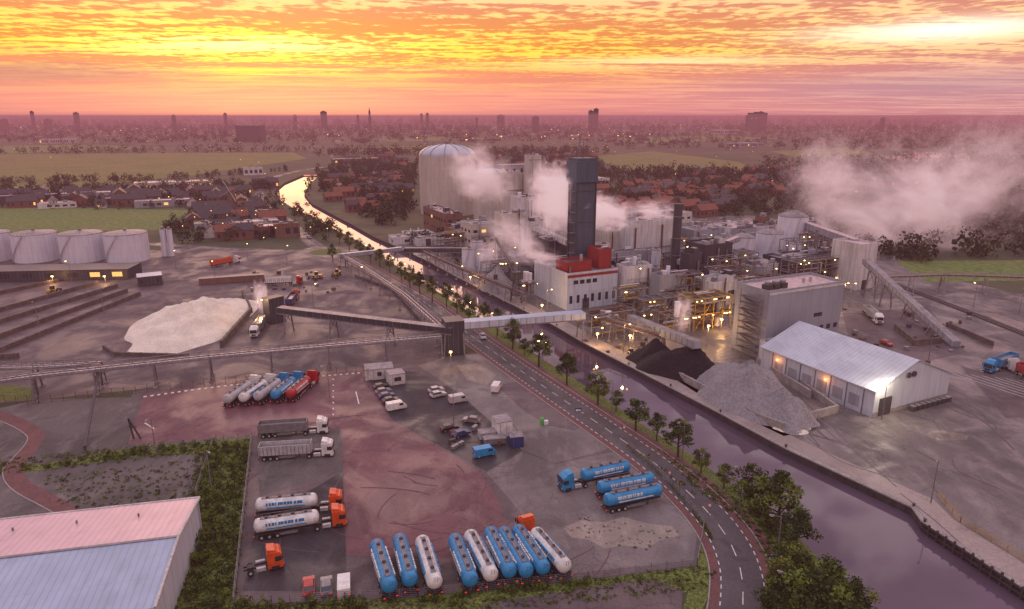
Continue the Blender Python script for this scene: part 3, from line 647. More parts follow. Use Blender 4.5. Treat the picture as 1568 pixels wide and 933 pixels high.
def frame(name,P,w,d,H,step=4,mat='steel',pipes=8,lamps=4):
    mb=MB(); nx=max(1,int(w/step)); ny=max(1,int(d/step)); nz=max(1,int(H/4))
    P=Vector((P[0],P[1],0)); pt=lambda i,j,k:P+B*w*i/nx+A*d*j/ny+Vector((0,0,H*k/nz))
    for i in range(nx+1):
        for j in range(ny+1): mb.beam(pt(i,j,0),pt(i,j,nz),.3,.3,mat)
    for k in range(1,nz+1):
        for j in range(ny+1): mb.beam(pt(0,j,k),pt(nx,j,k),.25,.3,mat)
        for i in range(nx+1): mb.beam(pt(i,0,k),pt(i,ny,k),.25,.3,mat)
        if k<nz or random.random()<.5: mb.box(P+B*w/2+A*d/2+Vector((0,0,H*k/nz-.4)),w-.5,d-.5,.12,GA,'steel_dark')
        for s in (0,1): mb.beam(pt(0,0,k)+Vector((0,0,1.1)),pt(nx,0,k)+Vector((0,0,1.1)),.1,.1,'steel_yellow')
    for i in range(nx): mb.beam(pt(i,0,i%nz),pt(i+1,0,i%nz+1),.15,.15,mat)
    for k in range(pipes):
        z=random.uniform(1,H+1); y=random.uniform(0,d); a=P+B*random.uniform(0,w*.3)+A*y+Vector((0,0,z)); b=P+B*random.uniform(w*.6,w)+A*y+Vector((0,0,z)); rr=random.uniform(.15,.4); mt=random.choice(['pipe_silver','rust','pipe_silver','steel_yellow'])
        mb.tube(a,b,rr,mt); mb.tube(b,b-Vector((0,0,random.uniform(.5,z))),rr,mt)
    for k in range(max(1,pipes//3)):
        c=P+B*random.uniform(1,w-1)+A*random.uniform(1,max(1.1,d-1)); mb.cyl(c+Vector((0,0,random.choice([0,H/nz]))),random.uniform(.7,1.5),random.uniform(3,5),12,random.choice(['tank_white','pipe_silver','clad_grey']))
    for k in range(lamps):
        c=P+B*random.uniform(0,w)-A*.2+Vector((0,0,H*random.randint(1,nz)/nz-.7)); mb.box(c,.45,.25,.22,GA,'lamp_warm')
    return mb.obj(name)
frame('pipe_rack_structure',G(1062,508),16,9,11,mat='steel_yellow',pipes=22,lamps=12)
for x,y,w,d,H,pi,la in ((905,520,17,5,8,12,4),(985,500,14,6,9,14,4),(1030,520,8,8,7,8,3),(952,487,11,6,10,12,3),(1098,455,18,7,15,14,4),(1215,455,16,8,14,16,5),(1260,440,12,8,12,10,4),(745,436,14,6,9,10,2),(670,395,16,6,12,10,2),(800,462,6,5,7,6,2),(870,400,16,8,24,14,4),(1000,400,14,8,20,10,3),(1140,470,10,8,10,10,4),(835,418,12,6,14,10,2),(1035,470,12,6,12,12,3),(770,408,12,6,14,8,2)): frame('pipe_rack_structure',G(x,y),w,d,H,pipes=pi,lamps=la)
trestle('pipe_trestle',W([(650,402),(720,435),(800,470)]),5,2,10,pipes=4)
trestle('pipe_trestle',W([(905,510),(1010,545)]),6,2,8,pipes=4)
trestle('pipe_trestle',W([(1345,452),(1440,448),(1640,455)]),7,2,14,'concrete',pipes=2)
trestle('pipe_trestle',W([(1040,440),(1200,462)]),9,2,10,pipes=4)
for k in range(70):
    x=random.uniform(760,1250); y=random.uniform(365,462)
    if 830<x<950 and y>425: continue
    if x>1150 and y>430: continue
    if x<850 and y>420: continue
    P=G(x,y); w=random.uniform(4,14); d=random.uniform(4,10)
    ty=random.random()
    if ty<.45: building(random.choice(['plant_building','switch_house','pump_house']),P,w,d,random.uniform(5,15),random.choice(['clad_white','clad_white','clad_grey','clad_cream','clad_dark','brick_brown','clad_grey']),random.choice(['roof_flat_grey','roof_flat_dark','roof_flat_pink','roof_flat_grey']),win=random.random()<.25,equip=4)
    elif ty<.7: silo('process_tank',x,y,y-random.uniform(25,50),random.uniform(4,9),random.choice(['tank_white','pipe_silver','clad_grey']),n=20,rail=False)
    else: frame('pipe_rack_structure',P,w,d,random.uniform(7,18),pipes=9,lamps=2)
P=G(790,462); mb=MB(); H=9
for s in (-1,1):
    for u in (-1,1): mb.beam(P+Vector((s*2.2,u*2.2,0)),P+Vector((s*.8,u*.8,H)),.35,.35,'steel_dark')
for z in (3,6): 
    for s in (-1,1): mb.beam(P+Vector((-1.8,s*1.8,z)),P+Vector((1.8,s*1.8,z)),.2,.2,'steel_dark')
mb.box(P+Vector((0,0,H)),3.4,3,3,.4,'clad_dark'); tip=P+Vector((-8,4,H+15))
for s in (-.6,.6): mb.beam(P+Vector((s,0,H+1.5)),tip+Vector((s*.3,0,0)),.25,.25,'steel'); mb.beam(P+Vector((s,0,H+4)),tip+Vector((s*.3,0,.8)),.2,.2,'steel')
for k in range(12):
    a=(P+Vector((-.6,0,H+1.5))).lerp(tip,k/12); b=(P+Vector((.6,0,H+4))).lerp(tip,(k+1)/12); mb.beam(a,b,.12,.12,'steel')
mb.beam(tip,tip-Vector((0,0,14)),.1,.1,'steel_dark'); mb.box(tip-Vector((0,0,16)),1.6,1.6,2,0,'steel_dark'); mb.obj('quay_crane')
# ---------------------------------------------------------------- heaps
def heap(name,c,lx,ly,rot,h,mat,seed=0,pw=1.0,rn=.2):
    rg=np.random.default_rng(seed); n=80;m_=28; ph=rg.uniform(0,6.28,6); vs=[];fs=[]
    for j in range(m_+1):
        r=j/m_
        for i in range(n):
            th=6.283*i/n; wob=1+.09*math.sin(3*th+ph[0])+.06*math.sin(5*th+ph[1])+.04*math.sin(9*th+ph[2])
            x=r*math.cos(th)*lx/2*wob; y=r*math.sin(th)*ly/2*wob
            z=h*max(0,(1-r**pw))*(1+.18*math.sin(x*.35+ph[3])*math.cos(y*.4+ph[4])+.1*math.sin(x*.9+ph[5])*math.sin(y*1.1))+ (rg.uniform(-rn,rn) if 0<j<m_ else 0)-(.1 if j==m_ else 0)
            vs.append(c+Matrix.Rotation(rot,3,'Z')@Vector((x,y,max(z,-.1) if j==m_ else max(z,.05))))
    for j in range(m_):
        for i in range(n): k=(i+1)%n; fs.append((j*n+i,(j+1)*n+i,(j+1)*n+k,j*n+k))
    mb=MB(); mb.add(vs,fs,mat); return mb.obj(name,True)
heap('sand_heap',(G(235,535)+G(345,465))/2,66,36,math.atan2((G(345,465)-G(235,535)).y,(G(345,465)-G(235,535)).x),7,'sand_heap_mat',1,1.6,.07)
heap('gravel_heap',G(1140,612),32,20,math.radians(120),11.5,'stone_heap_mat',2,1.1)
heap('gravel_heap',G(1195,638),19,14,math.radians(115),8,'stone_heap_mat',3,1.1)
heap('gravel_heap',G(1212,655),9,7,0,1.6,'sand_heap_mat',9,1.1)
heap('coal_heap',G(1045,570),29,16,math.radians(140),8,'coal_heap_mat',4,1.3)
heap('coal_heap',G(1003,553),17,12,math.radians(140),6,'coal_heap_mat',5,1.3)
heap('stone_heap',G(762,440),24,16,math.radians(100),9,'stone_heap_mat',6)
heap('sand_heap',G(1450,668),9,5,0,.5,'sand_patch',8)
def wall(name,pts,h,th,mat,world=False):
    mb=MB(); P=pts if world else W(pts)
    for i in range(len(P)-1):
        mb.beam(P[i]+Vector((0,0,h/2)),P[i+1]+Vector((0,0,h/2)),th,h,mat)
        L=(P[i+1]-P[i]).length
        for j in range(int(L/4)): c=P[i].lerp(P[i+1],j*4/L); mb.box(c,th+.15,th+.15,h+.05,math.atan2((P[i+1]-P[i]).y,(P[i+1]-P[i]).x),mat)
    return mb.obj(name)
wall('bunker_wall',[(1030,575),(1160,645),(1200,660)],2,.6,'concrete'); wall('bunker_wall',[(1215,650),(1280,632),(1225,592)],2,.6,'concrete'); wall('bunker_wall',[(1160,560),(1240,610)],2.2,.6,'concrete')
wall('retaining_wall',[(160,535),(178,545),(290,548)],1.2,.6,'dark_concrete'); wall('retaining_wall',[(340,532),(385,480),(372,452)],2.2,.8,'dark_concrete')
for l_ in ([(-80,500),(150,435)],[(-80,520),(180,440)],[(-60,540),(195,447)],[(-20,548),(215,452)],[(-90,470),(90,432)],[(-90,555),(30,548)]): wall('silage_wall',l_,1.5,.7,'dark_concrete')
wall('silage_wall',[(545,425),(600,445),(650,500)],1.2,.4,'dark_concrete')
wall('low_wall',[(1370,505),(1400,530),(1440,525)],2,.5,'dark_concrete'); wall('low_wall',[(1450,500),(1520,530)],1.5,.5,'dark_concrete')
def fence(pts,h=1.8,world=False,mat='steel'):
    mb=MB(); P=pts if world else W(pts)
    for i in range(len(P)-1):
        L=(P[i+1]-P[i]).length; n=max(1,int(L/2.6))
        for j in range(n+1): c=P[i].lerp(P[i+1],j/n); mb.beam(c,c+Vector((0,0,h)),.09,.09,mat)
        for z in np.linspace(.15,h,6): mb.beam(P[i]+Vector((0,0,z)),P[i+1]+Vector((0,0,z)),.035,.035,mat)
    return mb.obj('wire_fence')
fence([(360,929),(640,917),(900,890),(1067,868),(1078,806),(1030,748),(962,686)]); fence([(358,929),(386,672),(300,684),(205,692)]); fence([(-60,618),(60,618),(330,590),(560,570)],2.2,mat='rust'); fence([(330,672),(300,760)],1.6)
fence([(1435,760),(1470,800),(1568,860)],1.2,mat='steel_yellow')
mb=MB(); a=G(131,690);b=G(158,592); mb.tube(a+Vector((0,0,.8)),b+Vector((0,0,5.5)),.35,'steel_dark'); mb.beam(a,a+Vector((0,0,1)),.3,.3,'steel_dark'); mb.beam(b,b+Vector((0,0,5.5)),.3,.3,'steel_dark'); mb.obj('drain_pipe')
mb=MB(); a=G(205,672); mb.beam(a,a+Vector((-.5,0,5)),.3,.3,'steel_dark'); mb.beam(a+Vector((1.6,0,0)),a+Vector((-.5,0,5)),.3,.3,'steel_dark'); mb.beam(a+Vector((-.8,0,3)),a+Vector((1,0,3)),.2,.2,'steel_dark'); mb.obj('barrier_post')
def sign(x,y,h=2.6,kind=0):
    P=G(x,y); mb=MB(); mb.cyl(P,.06,h,8,'steel')
    if kind==0: mb.lathe(P+Vector((0,-.08,h-.35)),(0,-1,0),[(0,.38),(.04,.38)],16,'paint_red'); mb.lathe(P+Vector((0,-.125,h-.35)),(0,-1,0),[(0,.27),(.02,.27)],16,'paint_white'); mb.obj('traffic_sign')
    elif kind==1: mb.box(P+Vector((0,-.1,h-1)),1.6,.06,1,0,'paint_navy'); mb.box(P+Vector((0,-.15,h-.8)),1.2,.03,.5,0,'paint_white'); mb.obj('direction_sign')
    else:
        mb.box(P+Vector((0,-.15,h-1)),.4,.3,1.1,0,'paint_black')
        for k,c in enumerate(('paint_green','paint_yellow','paint_red')): mb.lathe(P+Vector((0,-.3,h-.8+.33*k)),(0,-1,0),[(0,.13),(.1,.13)],10,c)
        mb.obj('traffic_light')
for a in ((1040,760,3.4,2),(992,715,3,2),(1085,790,2.6,0),(955,668,2.6,0),(885,640,2.6,1),(720,530,2.6,0),(1180,875,3,1),(640,470,2.6,0),(530,402,2.6,1),(1024,742,3,0)): sign(*a)
# ---------------------------------------------------------------- vehicles
def wheels(mb,xs,r,wy,wt=.35):
    for x in xs:
        for s in (-1,1): mb.lathe((x,s*wy-wt/2*s*1,r),(0,s,0),[(0,r*.9),(.04,r),(wt-.04,r),(wt,r*.85)],12,'tyre'); mb.lathe((x,s*wy+wt/2*s,r),(0,s,0),[(0,r*.5),(.03,r*.45)],8,'paint_silver')
def profile(mb,pts,y0,y1,mat,inset=0):
    n=len(pts); vs=[(x,y0,z) for x,z in pts]+[(x,y1,z) for x,z in pts]
    fs=[tuple(range(n)),tuple(range(2*n-1,n-1,-1))]+[(i,n+i,n+(i+1)%n,(i+1)%n) for i in range(n)]
    mb.add(vs,fs,mat)
def tank(mb,x0,x1,col,z=2.35,r=1.22,var=0):
    L=x1-x0; mb.lathe((x0,0,z),(1,0,0),[(0,.05),(.12,r*.55),(.35,r*.86),(.7,r),(L*.3,r),(L*.7,r),(L-.7,r),(L-.35,r*.86),(L-.12,r*.55),(L,.05)],20,col)
    for k in range(1,7): xx=x0+L*k/7; mb.lathe((xx,0,z),(1,0,0),[(0,r+.02),(.08,r+.02)],20,col)
    mb.box((x0+L/2,0,z+r-.02),L*.78,.7,.1,0,'steel')
    for k in range(4): mb.cyl((x0+L*(.2+.2*k),0,z+r+.08),.3,.18,10,'chassis')
    for s in (-1,1):
        mb.beam((x0+L*.12,s*.45,z+r+.5),(x0+L*.88,s*.45,z+r+.5),.05,.05,'steel')
        for k in range(7): xx=x0+L*(.12+.76*k/6); mb.beam((xx,s*.45,z+r-.05),(xx,s*.45,z+r+.5),.04,.04,'steel')
        if col in('paint_blue','paint_red','paint_white'):
            mt='paint_white' if col!='paint_white' else 'paint_blue'
            x=x0+L*.2; rr=random.Random(3+var)
            while x<x0+L*(.8 if var==0 else .6):
                wl=rr.uniform(.18,.5); mb.box((x,s*(r*.93),z+.22),wl,.2,.5,0,mt); x+=wl/2+rr.uniform(.25,.5)
            mb.box((x0+L*.5,s*(r-.01),z-.35),L*.6,.08,.18,0,mt)
def chassis(mb,x0,x1):
    for s in (-1,1): mb.beam((x0,s*.45,.98),(x1,s*.45,.98),.14,.3,'chassis'); mb.box(((x0+x1)/2,s*1.08,.5),(x1-x0)*.35,.12,.5,0,'paint_grey')
    mb.beam((x0+.05,-1.15,.6),(x0+.05,1.15,.6),.15,.2,'chassis')
    for s in (-1,1): mb.box((x0-.03,s*.95,.75),.06,.3,.18,0,'tail_light'); mb.beam((x1-2.8,s*.7,.05),(x1-2.8,s*.7,1),.14,.14,'chassis'); mb.box((x0+2.6,s*1.05,1.05),4.4,.35,.08,0,'chassis')
    mb.beam((x0+.25,-.35,.7),(x0+.05,-.35,3.6),.05,.05,'steel'); mb.beam((x0+.25,.05,.7),(x0+.05,.05,3.6),.05,.05,'steel')
def tractor(mb,x,col):
    for s in (-1,1): mb.beam((x,s*.42,.85),(x+4.2,s*.42,.85),.14,.3,'chassis'); mb.box((x+2.6,s*.95,.5),1.4,.5,.6,0,'paint_silver')
    wheels(mb,(x+1.0,x+4.7),.5,1.0); mb.cyl((x+1.1,0,1.0),.6,.12,12,'chassis')
    c=x+3.6
    profile(mb,[(c,.55),(c+2.35,.45),(c+2.42,1.5),(c+2.25,2.9),(c+1.9,3.25),(c,3.3)],-1.22,1.22,col)
    profile(mb,[(c+.1,3.3),(c+1.7,3.25),(c+1.2,3.65),(c+.1,3.85)],-1.05,1.05,col)
    mb.add([(c+2.435,-1.1,1.65),(c+2.435,1.1,1.65),(c+2.30,1.05,2.75),(c+2.30,-1.05,2.75)],[(0,1,2,3)],'glass_dark')
    for s in (-1,1):
        mb.box((c+1.65,s*1.225,1.7),1.0,.03,.85,0,'glass_dark'); mb.box((c+2.3,s*1.42,2.0),.12,.2,.75,0,'chassis'); mb.box((c+2.44,s*.9,.75),.05,.35,.2,0,'paint_white'); mb.box((c+1.15,s*1.1,.35),1.2,.3,.55,0,'chassis')
    mb.box((c+2.41,0,.9),.06,1.3,.5,0,'chassis'); mb.box((c+2.4,0,.35),.2,2.3,.35,0,'chassis')
def mk_trailer(col,var=0):
    mb=MB(); tank(mb,-6,6,col,var=var); chassis(mb,-6,5.6); wheels(mb,(-4.8,-3.5,-2.2),.5,1.05); return mb.mesh('tank_trailer_mesh')
def mk_truck(col,cab):
    mb=MB(); tank(mb,-8,2.9,col); chassis(mb,-8,2.6); wheels(mb,(-6.8,-5.5,-4.2),.5,1.05); tractor(mb,-.2+1.6,cab); return mb.mesh('tank_truck_mesh')
def mk_bulk(col,cab):
    mb=MB(); chassis(mb,-8,3); wheels(mb,(-6.8,-5.5,-4.2),.5,1.05)
    for s in (-1,1):
        mb.box((-2.5,s*1.22,1.3),10.6,.08,2.1,0,col)
        for k in range(14): mb.box((-7.6+k*.8,s*1.29,1.3),.12,.08,2.0,0,'paint_grey')
    mb.box((-7.8,0,1.3),.08,2.4,2.1,0,col); mb.box((2.8,0,1.3),.08,2.4,2.3,0,col); mb.box((-2.5,0,1.25),10.5,2.35,.1,0,'chassis'); mb.box((-2.5,0,2.6),10.4,2.3,.05,0,'paint_grey')
    tractor(mb,1.4,cab); return mb.mesh('bulk_truck_mesh')
def mk_tractor(cab):
    mb=MB(); tractor(mb,-3,cab); return mb.mesh('tractor_unit_mesh')
def mk_car(col,kind='car'):
    mb=MB()
    if kind=='car':
        profile(mb,[(-2.1,.35),(2.1,.35),(2.15,.65),(1.95,.85),(1.0,.95),(-2.0,.98),(-2.15,.7)],-.88,.88,col)
        v=[(-1.9,.96),(1.05,.93),(.35,1.42),(-1.35,1.45)]; a=[(x,-.82,z) for x,z in v[:2]]+[(x,-.66,z) for x,z in v[2:]]; b=[(x,.82,z) for x,z in v[:2]]+[(x,.66,z) for x,z in v[2:]]
        mb.add(a+b,[(0,1,2,3),(7,6,5,4),(1,5,6,2),(3,7,4,0)],'glass_dark'); mb.box((-.5,0,1.43),1.75,1.34,.06,0,col)
        wheels(mb,(-1.35,1.35),.33,.74,.22)
        for s in (-1,1): mb.box((-2.12,s*.65,.62),.06,.3,.15,0,'tail_light'); mb.box((2.1,s*.62,.6),.06,.3,.14,0,'paint_white')
    else:
        profile(mb,[(-2.5,.4),(2.4,.4),(2.45,.9),(2.1,1.15),(1.5,2.0),(1.2,2.1),(-2.45,2.1),(-2.5,1.2)],-.95,.95,col)
        mb.add([(2.12,-.82,1.2),(2.12,.82,1.2),(1.56,.8,1.93),(1.56,-.8,1.93)],[(0,1,2,3)],'glass_dark')
        for s in (-1,1): mb.box((1.0,s*.955,1.25),1.0,.03,.55,0,'glass_dark'); mb.box((-2.52,s*.75,1.0),.04,.15,.4,0,'tail_light')
        wheels(mb,(-1.6,1.6),.36,.8,.24)
    return mb.mesh(kind+'_mesh')
def mk_loader():
    mb=MB(); wheels(mb,(-1.4,1.4),.8,1.0,.5); profile(mb,[(-2.8,.8),(1.6,.8),(1.6,1.5),(0.2,1.6),(-2.8,1.9)],-.7,.7,'paint_yellow'); mb.box((-.2,0,1.6),1.4,1.2,1.5,0,'glass_dark','paint_yellow')
    for s in (-1,1): mb.beam((.8,s*.6,1.4),(3.2,s*.6,.7),.2,.3,'paint_yellow')
    profile(mb,[(3.0,.1),(4.2,.1),(3.4,.4),(3.2,1.3),(3.0,1.3)],-1.3,1.3,'steel_dark'); return mb.mesh('wheel_loader_mesh')
def put(name,me,rear,front,z=1.0):
    r=G(rear[0],rear[1],z); f=G(front[0],front[1],z); d=f-r; o=link(bpy.data.objects.new(name,me)); m_=(r+f)/2
    o.location=(m_.x,m_.y,.045); o.rotation_euler=(0,0,math.atan2(d.y,d.x)+random.uniform(-.015,.015)); return o
TB,TW,TS,TR=[mk_trailer(c) for c in ('paint_blue','paint_white','paint_silver','paint_red')]; TB2=mk_trailer('paint_blue',1)
for me,a,b in ((TB,(595,893),(578,835)),(TB2,(628,883),(612,827)),(TW,(664,886),(648,830)),(TB2,(720,882),(697,828)),(TW,(750,875),(722,821)),(TB,(777,866),(754,820)),(TB2,(803,868),(774,818)),(TB,(829,864),(796,814))): put('tanker_trailer',me,a,b,2.6)
UWO=mk_truck('paint_white','paint_orange'); UBB=mk_truck('paint_blue','paint_blue'); USB=mk_truck('paint_silver','paint_blue'); URR=mk_truck('paint_red','paint_red'); UWW=mk_truck('paint_white','paint_white'); USW=mk_truck('paint_silver','paint_white')
put('tanker_truck',UWO,(858,858),(806,800),2.4)
put('tanker_truck',UWO,(400,774),(522,762),2.2); put('tanker_truck',UWO,(400,805),(524,786),2.2)
put('tractor_unit',mk_tractor('paint_orange'),(378,868),(428,856),1.2)
BK=mk_bulk('paint_grey','paint_white'); BK2=mk_bulk('paint_silver','paint_white'); put('bulk_truck',BK,(404,656),(498,650),2); put('bulk_truck',BK2,(408,690),(504,684),2)
for me,a,b in ((USW,(352,612),(392,584)),(UWW,(376,610),(416,582)),(USB,(398,608),(437,580)),(UBB,(422,607),(460,577)),(URR,(445,606),(482,575))): put('tanker_truck',me,a,b,1.8)
put('tanker_truck',UBB,(950,716),(868,734),2.2); put('tanker_trailer',TB,(926,746),(990,734),2.2); put('tanker_trailer',TB2,(936,765),(1002,752),2.2)
CK={c:mk_car('paint_'+c) for c in ('black','silver','white','navy','red','grey')}; CV={c:mk_car('paint_'+c,'van') for c in ('white','silver','blue')}
for c,x,y,dx,dy in (('black',583,592,9,2),('grey',587,599,9,2),('navy',592,606,9,2),('black',598,613,9,2),('silver',668,597,9,2),('silver',671,604,9,2),('grey',722,643,-9,1),('navy',706,664,9,3),('black',688,655,9,2),('grey',500,897,0,9),('red',473,897,0,9)): put('parked_car',CK[c],(x-dx,y+dy),(x+dx,y-dy),.6)
for c,x,y,dx,dy in (('white',607,622,10,2),('silver',702,611,12,2),('white',760,593,5,8),('white',527,897,0,10),('blue',742,692,10,2)): put('parked_van',CV[c],(x-dx,y+dy),(x+dx,y-dy),.9)
put('car',CK['black'],(602,440),(598,433),.5)
mb=MB(); p=G(597,434,.7); mb.box(p+Vector((-.5,0,0)),.3,.2,.2,0,'lamp_head'); mb.box(p+Vector((.5,0,0)),.3,.2,.2,0,'lamp_head'); mb.obj('car_headlights')
put('car',CK['silver'],(738,512),(741,520),.5); put('car',CK['grey'],(470,362),(476,366),.5)
put('bulk_truck',mk_bulk('paint_navy','paint_orange'),(440,468),(456,448),1.5); put('bulk_truck',mk_bulk('paint_white','paint_red'),(412,432),(460,430),1.5); put('bulk_truck',BK,(402,492),(388,512),1.5); put('bulk_truck',mk_bulk('paint_orange','paint_white'),(330,404),(362,398),1.5)
put('bulk_truck',BK2,(1328,476),(1345,490),1.5); put('bulk_truck',mk_bulk('paint_blue','paint_blue'),(1545,552),(1518,562),1.5); put('bulk_truck',mk_bulk('paint_red','paint_white'),(1590,580),(1556,563),1.5); put('car',CK['red'],(1352,524),(1362,528),.5)
WL=mk_loader(); put('wheel_loader',WL,(490,424),(478,424),.8); put('wheel_loader',WL,(75,448),(88,444),.8); put('wheel_loader',WL,(520,418),(512,422),.8)
mb=MB(); c=G(830,650); mb.cyl(c,.5,1.4,12,'paint_green'); mb.lathe(c+Vector((0,0,1.4)),(0,0,1),[(0,.55),(.3,.4),(.5,.05)],12,'paint_green'); mb.box(c+Vector((.9,.2,0)),1,.8,.9,.2,'paint_white'); mb.obj('waste_bin')
mb=MB()
for k in range(70):
    x,y=random.choice([(random.uniform(690,780),random.uniform(655,690)),(random.uniform(1290,1500),random.uniform(470,560)),(random.uniform(1290,1500),random.uniform(470,560)),(random.uniform(880,1000),random.uniform(520,545)),(random.uniform(380,520),random.uniform(410,450))]); P=G(x,y); 
    if inpoly(P.x,P.y,hole): continue
    mb.box(P+Vector((0,0,.06)),random.uniform(.6,2),random.uniform(.6,1.5),random.uniform(.3,1.3),random.uniform(0,3),random.choice(['steel_dark','rust','dark_concrete','paint_grey','steel_dark']))
mb.obj('stacked_pallets')
# ---------------------------------------------------------------- lamps
lampdata={}
def plight(p,pw,col=(1,.6,.25),r=.3,parent=None):
    k=(round(pw),col)
    if k not in lampdata:
        d=bpy.data.lights.new('lamp_light','POINT'); d.energy=pw; d.color=col; d.shadow_soft_size=r; lampdata[k]=d
    o=link(bpy.data.objects.new('lamp_light',lampdata[k])); o.location=p
    if parent: o.parent=parent
def mk_lamp(h,lit,arm=1.5,two=False,s_=.2):
    mb=MB(); mb.lathe((0,0,0),(0,0,1),[(0,.14),(h,.07)],8,'steel')
    for s in ((1,-1) if two else (1,)):
        mb.beam((0,0,h),(s*arm,0,h+.25),.08,.08,'steel'); mb.box((s*arm,0,h+.18),.8,.3,.12,0,'steel'); mb.box((s*arm,0,h+.1-s_/3),.5,s_,s_*.6,0,lit)
    return mb.mesh('street_lamp_mesh')
LM=mk_lamp(9,'lamp_warm',s_=.35); LM0=mk_lamp(9,'paint_white'); LM2=mk_lamp(10,'lamp_white',.8,True,.5)
def lamp(px,py,rot=0,me=LM0,pw=0,col=(1,.6,.25)):
    P=G(px,py); o=link(bpy.data.objects.new('street_lamp',me)); o.location=P; o.rotation_euler=(0,0,rot)
    if pw: plight(Vector((0,0,8.6 if me is not LM2 else 9.4)),pw,col,.3,o)
for i in range(14,120,11):
    p=offs(RP,5.8)[i] if i<len(RP) else None
    if p is None: continue
    o=link(bpy.data.objects.new('street_lamp',LM0 if i<60 else LM)); o.location=p; d=RP[min(i+1,len(RP)-1)]-RP[i-1]; o.rotation_euler=(0,0,math.atan2(d.x,-d.y)+math.pi*0)
for x,y in ((695,655),(325,755),(1425,770),(240,700),(505,610),(560,440),(330,430),(160,480),(60,500),(480,470),(1560,480),(1490,470),(1420,560),(270,412),(110,430),(440,405),(380,400),(1300,470)): lamp(x,y,random.uniform(0,6.28),LM if y<480 else LM0)
lamp(1350,642,GA,LM2,4500,(1,.85,.6)); lamp(955,540,0,LM,1800); lamp(398,498,0,LM,1800); lamp(838,480,0,LM,1800); lamp(598,425,0,LM,1000); lamp(1150,520,0,LM,1800); lamp(1290,470,.5,LM,1800)
mb=MB(); hallP=G(1335,640)
for k in (14,30): c=hallP+A*k-B*.3+Vector((0,0,4.8)); mb.box(c,.35,.35,.35,GA,'lamp_orange'); plight(c-B*.8,160,(1,.3,.06),.2)
mb.obj('wall_lamp')
for x,y,z,pw in ((1085,500,7,2500),(1105,490,4,2200),(915,512,4,1300),(965,515,4,1500),(1010,505,4,1200),(1205,470,8,1800),(1250,450,6,1600),(830,468,4,1500),(720,425,4,1000),(80,424,3,1200),(160,424,3,1200),(690,540,5,600),(1065,450,10,2000),(400,488,3,1500)):
    P=G(x,y,z); mb=MB(); mb.box(P,.7,.5,.35,0,'lamp_warm'); mb.beam(Vector((P.x,P.y+.2,0)),P+Vector((0,.2,.2)),.12,.12,'steel'); o=mb.obj('floodlight'); plight(P+Vector((0,-.6,-.3)),pw,(1,.55,.2),.3,o)
# ---------------------------------------------------------------- trees
def leafcloud(centers,radii,nper,size,rg,flat=.75):
    C=np.repeat(centers,nper,0); Rr=np.repeat(radii,nper)[:,None]; n=len(C)
    d=rg.normal(size=(n,3)); d/=np.linalg.norm(d,axis=1)[:,None]; rad=rg.uniform(.35,1.05,(n,1))
    p=C+d*rad*Rr*np.array([1,1,flat])
    a=rg.normal(size=(n,3)); a/=np.linalg.norm(a,axis=1)[:,None]; b=np.cross(a,rg.normal(size=(n,3))); b/=np.linalg.norm(b,axis=1)[:,None]
    s=(size if np.isscalar(size) else np.repeat(size,nper)[:,None])*rg.uniform(.6,1.3,(n,1))
    V=np.stack([p-a*s-b*s*.6,p+a*s-b*s*.5,p+a*s*.8+b*s*.6,p-a*s*.7+b*s*.7],1).reshape(-1,3)
    return V
def npmesh(name,V,mi,mats):
    n=len(V)//4; me=bpy.data.meshes.new(name); me.vertices.add(len(V)); me.vertices.foreach_set('co',V.astype(np.float32).ravel())
    me.loops.add(n*4); me.loops.foreach_set('vertex_index',np.arange(n*4,dtype=np.int32)); me.polygons.add(n); me.polygons.foreach_set('loop_start',np.arange(0,n*4,4,dtype=np.int32)); me.polygons.foreach_set('loop_total',np.full(n,4,dtype=np.int32))
    for k in mats: me.materials.append(MATS[k])
    me.polygons.foreach_set('material_index',mi.astype(np.int32)); me.update(); me.validate(); return me
